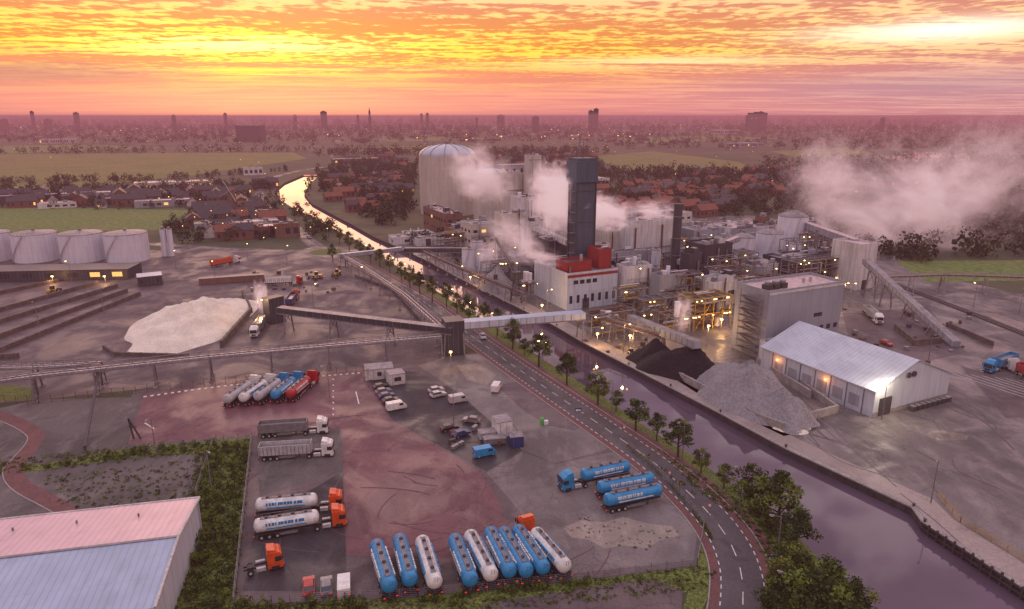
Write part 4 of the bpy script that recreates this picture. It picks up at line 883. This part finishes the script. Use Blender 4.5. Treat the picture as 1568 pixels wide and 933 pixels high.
def mk_tree(seed,h=10,mats=('leaf_dark','leaf_light','bark')):
    rg=np.random.default_rng(seed); rd=random.Random(seed); mb=MB(); tips=[]
    th=h*.3; lean=Vector((rd.uniform(-.3,.3),rd.uniform(-.3,.3),0)); top=Vector((0,0,h*.8))+lean
    mb.lathe((0,0,0),Vector((0,0,th))+lean*.3,[(0,h*.03),(th,h*.02)],8,'bark'); mb.lathe(Vector((0,0,th))+lean*.3,top-(Vector((0,0,th))+lean*.3),[(0,h*.02),(h*.5,h*.006)],6,'bark')
    for k in range(9):
        z=th*.85+(h*.5)*k/9; an=k*2.4+rd.uniform(-.4,.4); L=h*.28*(1-.4*k/9)*rd.uniform(.8,1.2)
        e=Vector((math.cos(an)*L,math.sin(an)*L,z+L*.6)); mb.lathe((0,0,z),e-Vector((0,0,z)),[(0,h*.012),((e-Vector((0,0,z))).length,h*.004)],5,'bark'); tips.append(e)
    cs=[];rs=[]
    for e in tips: cs.append(e);rs.append(h*rd.uniform(.09,.15))
    for k in range(16):
        u=rd.uniform(0,1); an=rd.uniform(0,6.28); rr=h*.27*math.sin(math.pi*(.15+.8*u))*rd.uniform(.3,1.05); cs.append(Vector((math.cos(an)*rr,math.sin(an)*rr,h*(.33+.62*u)))); rs.append(h*rd.uniform(.07,.14))
    cs=np.array([tuple(c) for c in cs]); rs=np.array(rs)
    V=leafcloud(cs,rs,90,h*.018,rg); mi=np.repeat((rg.random(len(cs))<.45).astype(int),90)
    me=npmesh('tree_mesh',V,mi,mats[:2]); me2=mb.mesh('trunk')
    bm=bmesh.new(); bm.from_mesh(me); n0=len(bm.faces); bm.from_mesh(me2); bm.faces.ensure_lookup_table()
    for f in bm.faces[n0:]: f.material_index=2
    out=bpy.data.meshes.new('tree_mesh'); bm.to_mesh(out); bm.free()
    for k in (mats[0],mats[1],'bark'): out.materials.append(MATS[k])
    return out
TM=[mk_tree(s) for s in range(5)]
TL=[(825,562,513),(868,590,540),(915,620,572),(943,630,600),(973,660,611),(1005,675,634),(1038,700,642),(1073,724,688),(1108,748,712),(1148,787,714),(1188,818,728),(1216,852,778),(1203,915,838),(1255,960,862),(1180,960,886),(1295,985,892),(1225,990,872),(1270,1010,905),(785,535,490),(803,545,518),(762,514,474),(741,501,464),(718,496,452),(700,481,450),(684,471,432),(662,463,424),(643,450,416),(628,441,408),(615,431,402),(597,418,390),(582,410,382),(567,400,374),(552,392,366),(535,384,356),(520,374,348),(503,364,340),(488,357,334),(470,347,326),(452,337,318),(700,415,395),(510,402,375)]
for i,(x,yb,yt) in enumerate(TL):
    P=G(x,yb); h=ht(P,yt); o=link(bpy.data.objects.new('canal_tree',TM[i%5])); o.location=P; s=h/9.6; ws=random.uniform(.95,1.2) if yb>560 else random.uniform(.75,.95); o.scale=(s*ws,s*ws,s); o.rotation_euler=(0,0,random.uniform(0,6.28))
def sample(poly,n,img=False):
    out=[];P=W(poly); x0=min(p.x for p in P);x1=max(p.x for p in P);y0=min(p.y for p in P);y1=max(p.y for p in P);k=0
    while len(out)<n and k<n*60:
        k+=1;x=random.uniform(x0,x1);y=random.uniform(y0,y1)
        if inpoly(x,y,P) and not inpoly(x,y,hole): out.append((x,y))
    return out
def mass(name,polys,size,nper=26,mats=('leaf_dark','leaf_light','leaf_autumn'),hmul=1.0):
    cs=[];rs=[]
    for poly,n,s in polys:
        for x,y in sample(poly,n):
            r=s*random.uniform(.6,1.3)
            for k in range(3): cs.append((x+random.uniform(-.5,.5)*r,y+random.uniform(-.5,.5)*r,r*hmul*(.7+.55*k)*random.uniform(.8,1.1))); rs.append(r*(1-.2*k))
    cs=np.array(cs); rs=np.array(rs); V=leafcloud(cs,rs,nper,rs*.2,rng,.9); mi=np.repeat(rng.choice([0,0,0,1,1,2],len(cs)),nper)
    return link(bpy.data.objects.new(name,npmesh(name,V,mi,mats)))
def line(x1,y1,x2,y2,wy): return [(x1,y1+wy),(x1,y1-wy),(x2,y2-wy),(x2,y2+wy)]
mass('woodland_trees',[(line(-200,300,480,287,4),210,4),(line(-100,283,200,276,1.5),60,3.5),(line(200,280,440,262,1.5),50,3.5),([(550,330),(545,292),(625,285),(632,330),(600,350)],150,4.5),
 ([(495,300),(485,262),(560,250),(640,255),(635,290),(560,300)],280,4.5),([(1240,345),(1300,300),(1700,300),(1700,395),(1400,395),(1330,370)],480,5),([(1060,330),(1050,290),(1200,285),(1250,335)],190,4),
 ([(830,310),(840,270),(1100,262),(1150,290),(1050,310)],260,4),([(0,320),(0,303),(480,300),(470,330),(400,345),(300,322)],170,3.2),([(640,262),(640,240),(900,235),(930,262)],220,5),([(250,350),(290,330),(400,340),(420,368),(280,372)],80,3),
 ([(820,335),(830,290),(1100,300),(1110,330),(900,340)],120,3.2),(line(1270,370,1420,400,6),50,3.5),([(470,368),(500,370),(520,352),(480,330)],20,3),(line(620,372,700,368,3),20,3)],1,26,('leaf_far','leaf_dark','leaf_far_light'))
mass('distant_trees',[([(-300,220),(-300,205),(400,203),(900,205),(900,218),(450,222)],900,9),(line(-300,238,480,232,1.2),160,7),(line(480,238,930,236,2.5),260,7),([(900,232),(900,203),(1900,203),(1900,232)],800,8),([(1160,300),(1170,250),(1900,240),(1900,300)],700,7),(line(880,268,1180,276,4),160,6),(line(-300,200,1900,200,3),1700,13),([(-300,195),(-300,188),(1900,188),(1900,195)],1700,20),([(-300,188),(-300,184),(1900,184),(1900,188)],1200,30)],1,12,('leaf_far','leaf_far','leaf_far_light'))
mass('hedge_bushes',[([(320,690),(380,678),(352,925),(290,925),(300,780)],190,.75),([(60,718),(200,690),(330,676),(330,690),(205,702),(90,716)],60,.6),([(270,1000),(280,925),(350,925),(560,925),(560,990)],130,.8),(line(640,922,900,894,4),50,.5),([(1165,960),(1170,905),(1240,870),(1300,930),(1330,990)],90,1.3),([(1150,780),(1120,750),(1145,745),(1200,800),(1230,850),(1205,850)],50,.7),([(1060,760),(1000,712),(1010,710),(1075,765)],10,.4),([(-150,715),(60,712),(60,722),(-150,735)],30,.5)],1,40,('leaf_dark','leaf_light','leaf_light'))
def tufts(name,polys):
    cs=[];rs=[]
    for poly,n,s in polys:
        for x,y in sample(poly,n): cs.append((x,y,.1)); rs.append(s*random.uniform(.5,1.4))
    cs=np.array(cs);rs=np.array(rs); V=leafcloud(cs,rs,9,rs*.35,rng,.4); mi=np.repeat(rng.choice([0,1,1,2],len(cs)),9)
    link(bpy.data.objects.new(name,npmesh(name,V,mi,('leaf_dark','leaf_light','leaf_autumn'))))
tufts('grass_tufts',[([(300,690),(386,672),(358,927),(260,990),(290,780)],1500,.45),([(250,1000),(358,928),(640,915),(1066,868),(1098,875),(1080,905),(640,945)],900,.4),([(-150,735),(-150,715),(330,674),(328,694),(60,722)],500,.4),([(60,730),(330,700),(328,760),(105,788)],350,.4),([(1000,715),(1055,775),(1092,830),(1080,805),(1030,745),(960,682)],300,.35),([(1000,680),(1060,720),(1180,800),(1240,900),(1190,900),(1150,810),(1060,745)],600,.4),([(860,800),(900,792),(1040,815),(990,842),(900,832)],60,.25)])
# ---------------------------------------------------------------- houses
def mk_house(w,d,h,rh,wall,roof,lit):
    mb=MB(); mb.box((0,0,0),w,d,h,0,wall); e=.35
    for s in (-1,1):
        mb.add([(s*w/2,-d/2,h),(s*w/2,d/2,h),(s*w/2,0,h+rh)],[(0,1,2) if s>0 else (2,1,0)],wall)
        slab(mb,Vector((-w/2-e,s*(d/2+e),h-e*rh/(d/2)+.1)),Vector((w/2+e,s*(d/2+e),h-e*rh/(d/2)+.1)),Vector((w/2+e,0,h+rh+.1)),Vector((-w/2-e,0,h+rh+.1)),.15,roof)
    winrow(mb,(-w/2,-d/2,0),(w/2,-d/2,0),.6,h-.2,max(2,int(w/3)),max(1,int(h/3)),.45,.5,lit); winrow(mb,(w/2,d/2,0),(-w/2,d/2,0),.6,h-.2,max(2,int(w/3)),max(1,int(h/3)),.45,.5,lit)
    winrow(mb,(-w/2,d/2,0),(-w/2,-d/2,0),.6,h-.2,2,max(1,int(h/3)),.35,.5,lit)
    mb.box((w*.3,.8,h+rh*.4),.7,.7,rh*.8+.6,0,'brick_red'); return mb.mesh('house_mesh')
HM=[mk_house(9,8,5.2,3.2,'brick_red','roof_tile_orange',.15),mk_house(16,9,5.2,3.4,'brick_red','roof_tile_orange',.0),mk_house(8,8,3.2,3.6,'render_white','roof_tile_dark',.15),mk_house(22,9,5.6,3.2,'brick_red','roof_tile_dark',.1),mk_house(10,8,5.4,3,'brick_red','roof_tile_dark',0)]
def houses(poly,n,ms,rot=None):
    for x,y in sample(poly,n):
        o=link(bpy.data.objects.new('brick_house',HM[random.choice(ms)])); o.location=(x,y,0); o.rotation_euler=(0,0,(GA if rot is None else rot)+random.choice([0,0,math.pi/2])+random.uniform(-.08,.08)); s=random.uniform(.9,1.15); o.scale=(s,s,s)
houses([(820,335),(830,290),(1000,285),(1100,300),(1110,330),(1000,345),(900,340)],75,(0,1,4,3,0)); houses([(1000,300),(1010,270),(1200,262),(1400,285),(1300,300)],50,(0,1,3,4)); houses([(0,318),(0,296),(380,290),(440,275),(385,300),(300,318)],50,(2,3,4)); houses([(290,372),(300,330),(390,315),(430,345),(445,368)],34,(2,3,4,0)); houses([(500,320),(505,280),(620,270),(630,300),(570,340),(540,330)],40,(1,3,4)); houses([(640,265),(500,250),(500,240),(900,235),(930,265)],60,(1,2,3,4)); houses([(940,225),(900,215),(1500,212),(1500,232)],50,(1,3,4)); houses([(-100,218),(-100,210),(500,208),(600,220)],45,(4,2,3))
def unit(name,cx,yb,w,d,h,wall,roof,lit=.4,rot=GA):
    P=G(cx,yb); mb=MB(); mb.box(P,w,d,h,rot,wall,roof); Rm=Matrix.Rotation(rot,3,'Z'); a=P+Rm@Vector((-w/2,-d/2,0)); b=P+Rm@Vector((w/2,-d/2,0)); c=P+Rm@Vector((-w/2,d/2,0))
    winrow(mb,a,b,.5,h-.5,max(3,int(w/5)),1,.6,.5,lit); winrow(mb,c,a,.5,h-.5,max(2,int(d/5)),1,.6,.5,lit)
    for s in (-1,1): mb.box(P+Rm@Vector((0,s*(d/2-.1),h)),w,.3,.5,rot,wall)
    mb.box(P+Rm@Vector((w*.2,0,h)),3,2,1.4,rot,'steel'); mb.box(P+Rm@Vector((-w*.2,d*.1,h)),2,2,1,rot,'clad_grey'); mb.obj(name,split=True)
for cx,yb,w,d,h,wl,rf,lt in ((238,290,36,22,7,'clad_cream','roof_flat_pink',1.4),(298,288,36,22,7,'clad_cream','roof_flat_pink',2.2),(385,362,30,14,6,'brick_red','roof_flat_pink',1),(440,362,14,10,8,'brick_brown','roof_tile_dark',.2),(395,350,26,12,5,'clad_white','roof_flat_pink',.3),(330,352,24,14,5,'clad_grey','roof_flat_dark',.3),(390,335,22,12,5,'clad_white','roof_flat_grey',.2),(130,306,40,14,6,'clad_grey','roof_flat_pink',.4),(40,310,50,14,6,'clad_dark','roof_flat_grey',.3),(90,318,26,10,4,'clad_white','roof_flat_pink',.3),(250,316,40,12,5,'clad_grey','roof_flat_pink',.2),(190,312,26,12,5,'clad_dark','roof_flat_grey',.4),(388,268,22,14,9,'clad_white','roof_flat_dark',.2),(90,220,80,30,12,'render_white','roof_flat_grey',.2),(545,250,70,26,7,'clad_dark','roof_flat_dark',.5),(700,252,60,30,8,'clad_grey','roof_flat_pink',.3),(1380,278,14,12,22,'brick_brown','roof_flat_dark',.6),(1110,205,120,40,16,'render_white','roof_flat_grey',.1),(900,285,40,20,8,'clad_white','roof_flat_pink',.3),(795,270,50,24,14,'clad_grey','roof_flat_grey',.3),(1140,225,90,30,9,'clad_grey','roof_flat_pink',.2),(620,372,16,10,4,'clad_white','roof_flat_grey',.2)): unit('industrial_unit',cx,yb,w,d,h,wl,rf,lt)
P=G(357,322); mb=MB(); mb.lathe(P,(0,0,1),[(0,4),(14,2.6),(16,2.4),(18,.4)],14,'brick_brown')
for a in range(4): an=a*1.57+.5; mb.beam(P+Vector((0,-3,15)),P+Vector((math.cos(an)*9,-3.4,15+math.sin(an)*9)),.9,.2,'render_white')
mb.obj('windmill')
sk=[(53,171,14),(75,183,30),(120,173,22),(268,177,16),(347,174,14),(453,177,16),(497,171,30),(549,177,12),(646,175,12),(655,174,14),(730,181,14),(767,177,34),(820,179,32),(904,170,24),(912,167,22),(1158,173,90),(1150,177,60),(1350,181,18),(8,183,30),(1163,172,30)]
for x,yt,w in sk:
    Y=3400+random.uniform(-200,300); P=R(x,196,Y); P.z=0; H=ht(P,yt); mb=MB(); rot=random.uniform(-.4,.4); dp=w*.7 if w<40 else 24; mb.box(P,w,dp,H,rot,'stone_dark'); mb.box(P+Vector((0,0,H)),w*.4,dp*.4,4,rot,'stone_dark')
    Rm=Matrix.Rotation(rot,3,'Z'); winrow(mb,P+Rm@Vector((-w/2,-dp/2,0)),P+Rm@Vector((w/2,-dp/2,0)),4,H-2,max(3,int(w/6)),int(H/7),.5,.4,.05,.3); mb.obj('apartment_tower')
P=R(567,196,3200);P.z=0;H=ht(P,164);mb=MB();mb.box(P,14,14,H*.6,.2,'clad_dark');mb.box(P+Vector((0,0,H*.6)),9,9,H*.18,.2,'clad_dark');mb.lathe(P+Vector((0,0,H*.78)),(0,0,1),[(0,5),(H*.1,2.4),(H*.22,.3)],8,'clad_dark');mb.obj('church_tower')
P=R(384,202,2000);P.z=0; mb=MB(); pts=[P+Vector((-38+76*k/20,0,ht(P,190)+4+11*(k/10-1)**2)) for k in range(21)]
for k in range(20): mb.beam(pts[k],pts[k+1],3,1.6,'render_white')
mb.box(P,70,40,ht(P,190)-4,0,'stone_dark'); mb.obj('stadium')
mb=MB()
for poly,n,hh in (([(-300,204),(-300,190),(1900,190),(1900,204)],380,12),([(-300,190),(-300,184),(1900,184),(1900,190)],380,15),([(500,222),(500,204),(1000,204),(1000,218)],90,8)):
    for x,y in sample(poly,n):
        w=random.uniform(8,36)*(1.5 if random.random()<.1 else 1); h=random.uniform(.4,1.1)*hh*(1.8 if random.random()<.06 else 1); rot=random.uniform(-.6,.6); mb.box((x,y,0),w,random.uniform(8,16),h,rot,random.choice(['brick_brown','stone_dark','render_white','brick_brown','stone_dark','stone_dark']),random.choice(['roof_tile_orange','roof_flat_dark','roof_flat_dark','roof_flat_grey']))
        if random.random()<.25: mb.box((x,y-9,h*.5),random.uniform(2,5),.6,1.8,rot,'city_light')
mb.obj('distant_city_buildings')
mb=MB()
for poly,n,s in (([(-200,320),(-200,205),(1900,205),(1900,300),(1300,330),(900,330),(640,300),(480,330),(200,330)],240,.42),([(-200,205),(-200,190),(1900,190),(1900,205)],260,1.2),([(280,375),(300,320),(480,320),(530,390)],28,.28)):
    for x,y in sample(poly,n): z=random.uniform(6,9); mb.box((x,y,z),s*1.4,s,s,0,'city_light'); mb.beam((x,y+.1,0),(x,y+.1,z),.15,.15,'steel')
mb.obj('distant_street_lamps')
mb=MB()
for k in range(60):
    x=random.uniform(660,1260); y=random.uniform(375,475); P=G(x,y); z=random.uniform(5,16)
    if inpoly(P.x,P.y,hole): continue
    mb.box((P.x,P.y,z),.4,.3,.25,GA,'lamp_warm'); mb.beam((P.x,P.y+.2,0),(P.x,P.y+.2,z+.3),.12,.12,'steel')
mb.obj('factory_lamps')
# ---------------------------------------------------------------- steam
def steammat(name,dens,th,sc,seed,em,sr,col=(.95,.8,.83)):
    m=bpy.data.materials.new(name); m.use_nodes=True; m.node_tree.nodes.clear(); t=NT(m.node_tree); o=t.n('ShaderNodeOutputMaterial'); tc=t.n('ShaderNodeTexCoord').outputs['Object']
    ln=t.n('ShaderNodeVectorMath',operation='LENGTH'); t.put(ln.inputs[0],tc)
    ad=t.n('ShaderNodeVectorMath',operation='ADD'); t.put(ad.inputs[0],tc); ad.inputs[1].default_value=(seed*3.7,seed*1.3,seed*.7)
    n=t.noise(ad.outputs[0],sc,4,.64,.8)
    v=t.m('SUBTRACT',t.m('SUBTRACT',n,th),t.m('MULTIPLY',t.m('POWER',ln.outputs['Value'],1.6),.5))
    v=t.m('MAXIMUM',v,0.0); v=t.m('MULTIPLY',t.m('MULTIPLY',v,t.m('ADD',v,.06)),dens*5)
    s=t.n('ShaderNodeVolumeScatter'); s.inputs['Color'].default_value=c4(col); t.put(s.inputs['Density'],v)
    e=t.n('ShaderNodeEmission'); e.inputs[0].default_value=(1,.58,.62,1); t.put(e.inputs[1],t.m('MULTIPLY',v,em))  # glow added to the steam to lift it above its scattered light
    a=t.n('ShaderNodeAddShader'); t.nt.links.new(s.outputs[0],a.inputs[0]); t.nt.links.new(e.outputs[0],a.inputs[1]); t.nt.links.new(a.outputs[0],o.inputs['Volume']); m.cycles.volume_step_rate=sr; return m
bm=bmesh.new(); bmesh.ops.create_icosphere(bm,subdivisions=2,radius=1); sme=bpy.data.meshes.new('steam'); bm.to_mesh(sme); bm.free()
def steam(px,py,Y,rx,ry,rz,dens,th,sc,seed,rot=(0,0,0),em=.36,sr=.8):
    me=sme.copy(); me.materials.append(steammat('steam_mat',dens,th,sc,seed,em,sr)); o=link(bpy.data.objects.new('steam_plume',me)); o.location=R(px,py,Y); o.scale=(rx,ry,rz); o.rotation_euler=rot
steam(856,303,272,17,10,20,1.3,.19,2.8,1,(0,-.25,0)); steam(920,326,282,21,9,11,1.2,.21,2.9,2,(0,.15,0)); steam(735,268,300,21,11,18,.38,.19,2.7,3,(0,.4,0)); steam(790,367,262,21,8,12,.42,.22,3,4,(0,.6,0)); steam(826,393,252,13,6,5,.5,.21,2.6,5,(0,.15,0)); steam(752,385,262,9,5,8,.4,.23,2.4,12)
steam(1370,320,370,92,28,50,.2,.26,3.6,6,(0,.2,0),.32,.6); steam(1500,270,390,85,26,58,.15,.27,3.6,7,(0,-.3,0),.32,.6); steam(1265,270,345,36,16,36,.17,.26,3,13,(0,.5,0),.32); steam(400,456,235,4,4,10,.9,.2,1.8,8); steam(1045,480,212,4,3,10,.7,.2,1.8,9); steam(1000,322,300,17,8,7,.5,.21,2.4,10)
# ---------------------------------------------------------------- haze
m=bpy.data.materials.new('haze_air'); m.use_nodes=True; m.node_tree.nodes.clear(); t=NT(m.node_tree); o=t.n('ShaderNodeOutputMaterial'); sg=1/4200.0
a=t.n('ShaderNodeVolumeAbsorption'); a.inputs[0].default_value=(0,0,0,1); a.inputs[1].default_value=sg
e=t.n('ShaderNodeEmission'); e.inputs[0].default_value=(.44,.15,.185,1); e.inputs[1].default_value=sg; ad=t.n('ShaderNodeAddShader')  # emission imitates light scattered by the haze, tinted by hand
t.nt.links.new(a.outputs[0],ad.inputs[0]); t.nt.links.new(e.outputs[0],ad.inputs[1]); t.nt.links.new(ad.outputs[0],o.inputs['Volume']); MATS['haze_air']=m
mb=MB(); mb.box((0,9400,-20),38000,19600,97,0,'haze_air'); mb.obj('haze_air')
# ---------------------------------------------------------------- sky
wd=bpy.data.worlds.new('World'); scene.world=wd; wd.use_nodes=True; nt=wd.node_tree; nt.nodes.clear(); t=NT(nt)
out=t.n('ShaderNodeOutputWorld'); tc=t.n('ShaderNodeTexCoord').outputs['Generated']; s=t.n('ShaderNodeSeparateXYZ'); t.put(s.inputs[0],tc); x,y,z=s.outputs
z=t.m('MAXIMUM',z,0.0); den=t.m('ADD',z,.022); cv=t.n('ShaderNodeCombineXYZ'); t.put(cv.inputs[0],t.m('DIVIDE',x,den)); t.put(cv.inputs[1],t.m('DIVIDE',y,den)); p=cv.outputs[0]
az=t.m('DIVIDE',x,t.m('MAXIMUM',t.m('ABSOLUTE',y),.05))
cell=t.noise(t.scalev(p,(1,.8,1),(0,0,.12)),7.0,3,.55,.3); wave=t.noise(t.scalev(p,(.45,1,1),(0,0,-.12)),3.6,3,.5,.35); big=t.noise(t.scalev(p,(.5,.8,1)),.5,4,.6,.9); streak=t.noise(t.scalev(p,(.16,1,1)),.8,5,.6,.4)
tex=t.m('ADD',t.m('MULTIPLY',cell,.5),t.m('MULTIPLY',wave,.5))
cl=t.m('ADD',t.m('ADD',t.m('MULTIPLY',tex,t.mr(z,.04,.09,.25,1.25)),t.m('MULTIPLY',t.m('SUBTRACT',big,.5),.5)),t.m('MULTIPLY',t.m('SUBTRACT',streak,.5),.45))
cl=t.m('ADD',cl,t.mr(z,.04,.09,.375,-.125))
mask=t.mr(cl,.44,.58)
dark=t.ramp(z,[(0,(.74,.24,.26)),(.03,(.76,.23,.23)),(.055,(.8,.22,.15)),(.085,(.84,.25,.04)),(.11,(.84,.26,.06)),(.14,(.8,.26,.13)),(.17,(.76,.28,.22)),(.35,(.48,.33,.42)),(1,(.44,.41,.5))])
brt=t.ramp(z,[(0,(.8,.28,.28)),(.025,(.92,.33,.26)),(.05,(1.0,.42,.17)),(.085,(1.15,.74,.07)),(.11,(1.15,.72,.13)),(.14,(1.15,.7,.27)),(.17,(1.15,.72,.45)),(.35,(.92,.74,.8)),(1,(.83,.8,.94))])
col=t.mix(mask,dark,brt)
def gauss(a,wa,b,wb):
    e1=t.m('POWER',t.m('ABSOLUTE',t.m('DIVIDE',t.m('SUBTRACT',az,a),wa)),2.0); e2=t.m('POWER',t.m('ABSOLUTE',t.m('DIVIDE',t.m('SUBTRACT',z,b),wb)),2.0)
    return t.m('EXPONENT',t.m('MULTIPLY',t.m('ADD',e1,e2),-1.0))
pos=t.m('GREATER_THAN',y,0.0)
side=t.mr(az,.0,.7,0,.6); low=t.mr(z,.0,.25,1,.5)
col=t.mix(t.m('MULTIPLY',side,low),col,t.mix(mask,(.6,.27,.31),(1.05,.62,.5)))
bank=t.m('MULTIPLY',t.m('MULTIPLY',gauss(-.62,.3,.05,.017),t.mr(streak,.40,.54)),.8)
col=t.mix(bank,col,(.42,.13,.2))
bank2=t.m('MULTIPLY',gauss(.62,.32,.035,.02),.6); col=t.mix(bank2,col,(.47,.27,.35))
g1=t.m('MULTIPLY',t.m('MULTIPLY',gauss(-.36,.28,.086,.033),t.m('ADD',t.m('MULTIPLY',mask,.92),.05)),pos)
col=t.mix(t.m('MULTIPLY',g1,.98,clamp=True),col,(1.35,.98,.07))
stm=t.mr(t.m('ADD',t.m('MULTIPLY',streak,.55),t.m('MULTIPLY',tex,.45)),.47,.57)
g3=t.m('MULTIPLY',t.m('MULTIPLY',gauss(-.38,.16,.092,.022),stm),pos); col=t.mix(t.m('MULTIPLY',g3,.95),col,(1.6,1.4,.5))
g5=t.m('MULTIPLY',t.m('MULTIPLY',gauss(-.36,.07,.055,.008),t.mr(streak,.4,.56)),pos); col=t.mix(t.m('MULTIPLY',g5,.9),col,(1.4,.95,.06))
g2=t.m('MULTIPLY',t.m('MULTIPLY',gauss(.6,.16,.098,.012),t.mr(streak,.38,.5)),pos); col=t.mix(g2,col,(1.5,1.3,1.0))
g4=t.m('MULTIPLY',t.m('MULTIPLY',gauss(.2,.16,.07,.006),t.mr(streak,.42,.56)),pos); col=t.mix(t.m('MULTIPLY',g4,.8),col,(1.2,.95,.5))
up=t.mr(z,.18,.5,1.0,1.6); mu=t.n('ShaderNodeVectorMath',operation='SCALE'); t.put(mu.inputs[0],col); t.put(mu.inputs['Scale'],up)  # upper sky outside the view, brightened to add light to the scene
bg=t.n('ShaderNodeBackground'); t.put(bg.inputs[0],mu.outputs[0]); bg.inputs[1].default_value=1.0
sk_=t.n('ShaderNodeTexSky'); sk_.sky_type='NISHITA'; sk_.sun_disc=False; sk_.sun_elevation=math.radians(4); sk_.sun_rotation=math.radians(-19)
bg2=t.n('ShaderNodeBackground'); t.put(bg2.inputs[0],sk_.outputs[0]); bg2.inputs[1].default_value=.01
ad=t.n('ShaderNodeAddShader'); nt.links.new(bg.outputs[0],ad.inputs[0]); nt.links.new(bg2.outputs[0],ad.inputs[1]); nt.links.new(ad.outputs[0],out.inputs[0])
sd=bpy.data.lights.new('sun','SUN'); sd.energy=.8; sd.angle=math.radians(35); sd.color=(1,.55,.35); so=link(bpy.data.objects.new('sun',sd))
azr=math.radians(-19); el=math.radians(12); dirv=Vector((math.sin(azr)*math.cos(el),math.cos(azr)*math.cos(el),math.sin(el))); so.rotation_euler=dirv.to_track_quat('Z','Y').to_euler()
# ---------------------------------------------------------------- camera
cd=bpy.data.cameras.new('camera'); co=link(bpy.data.objects.new('camera',cd)); co.location=(0,0,HC); co.rotation_euler=(math.radians(90)-PT,0,0); cd.lens=24.0; cd.sensor_width=36; cd.clip_end=60000; scene.camera=co
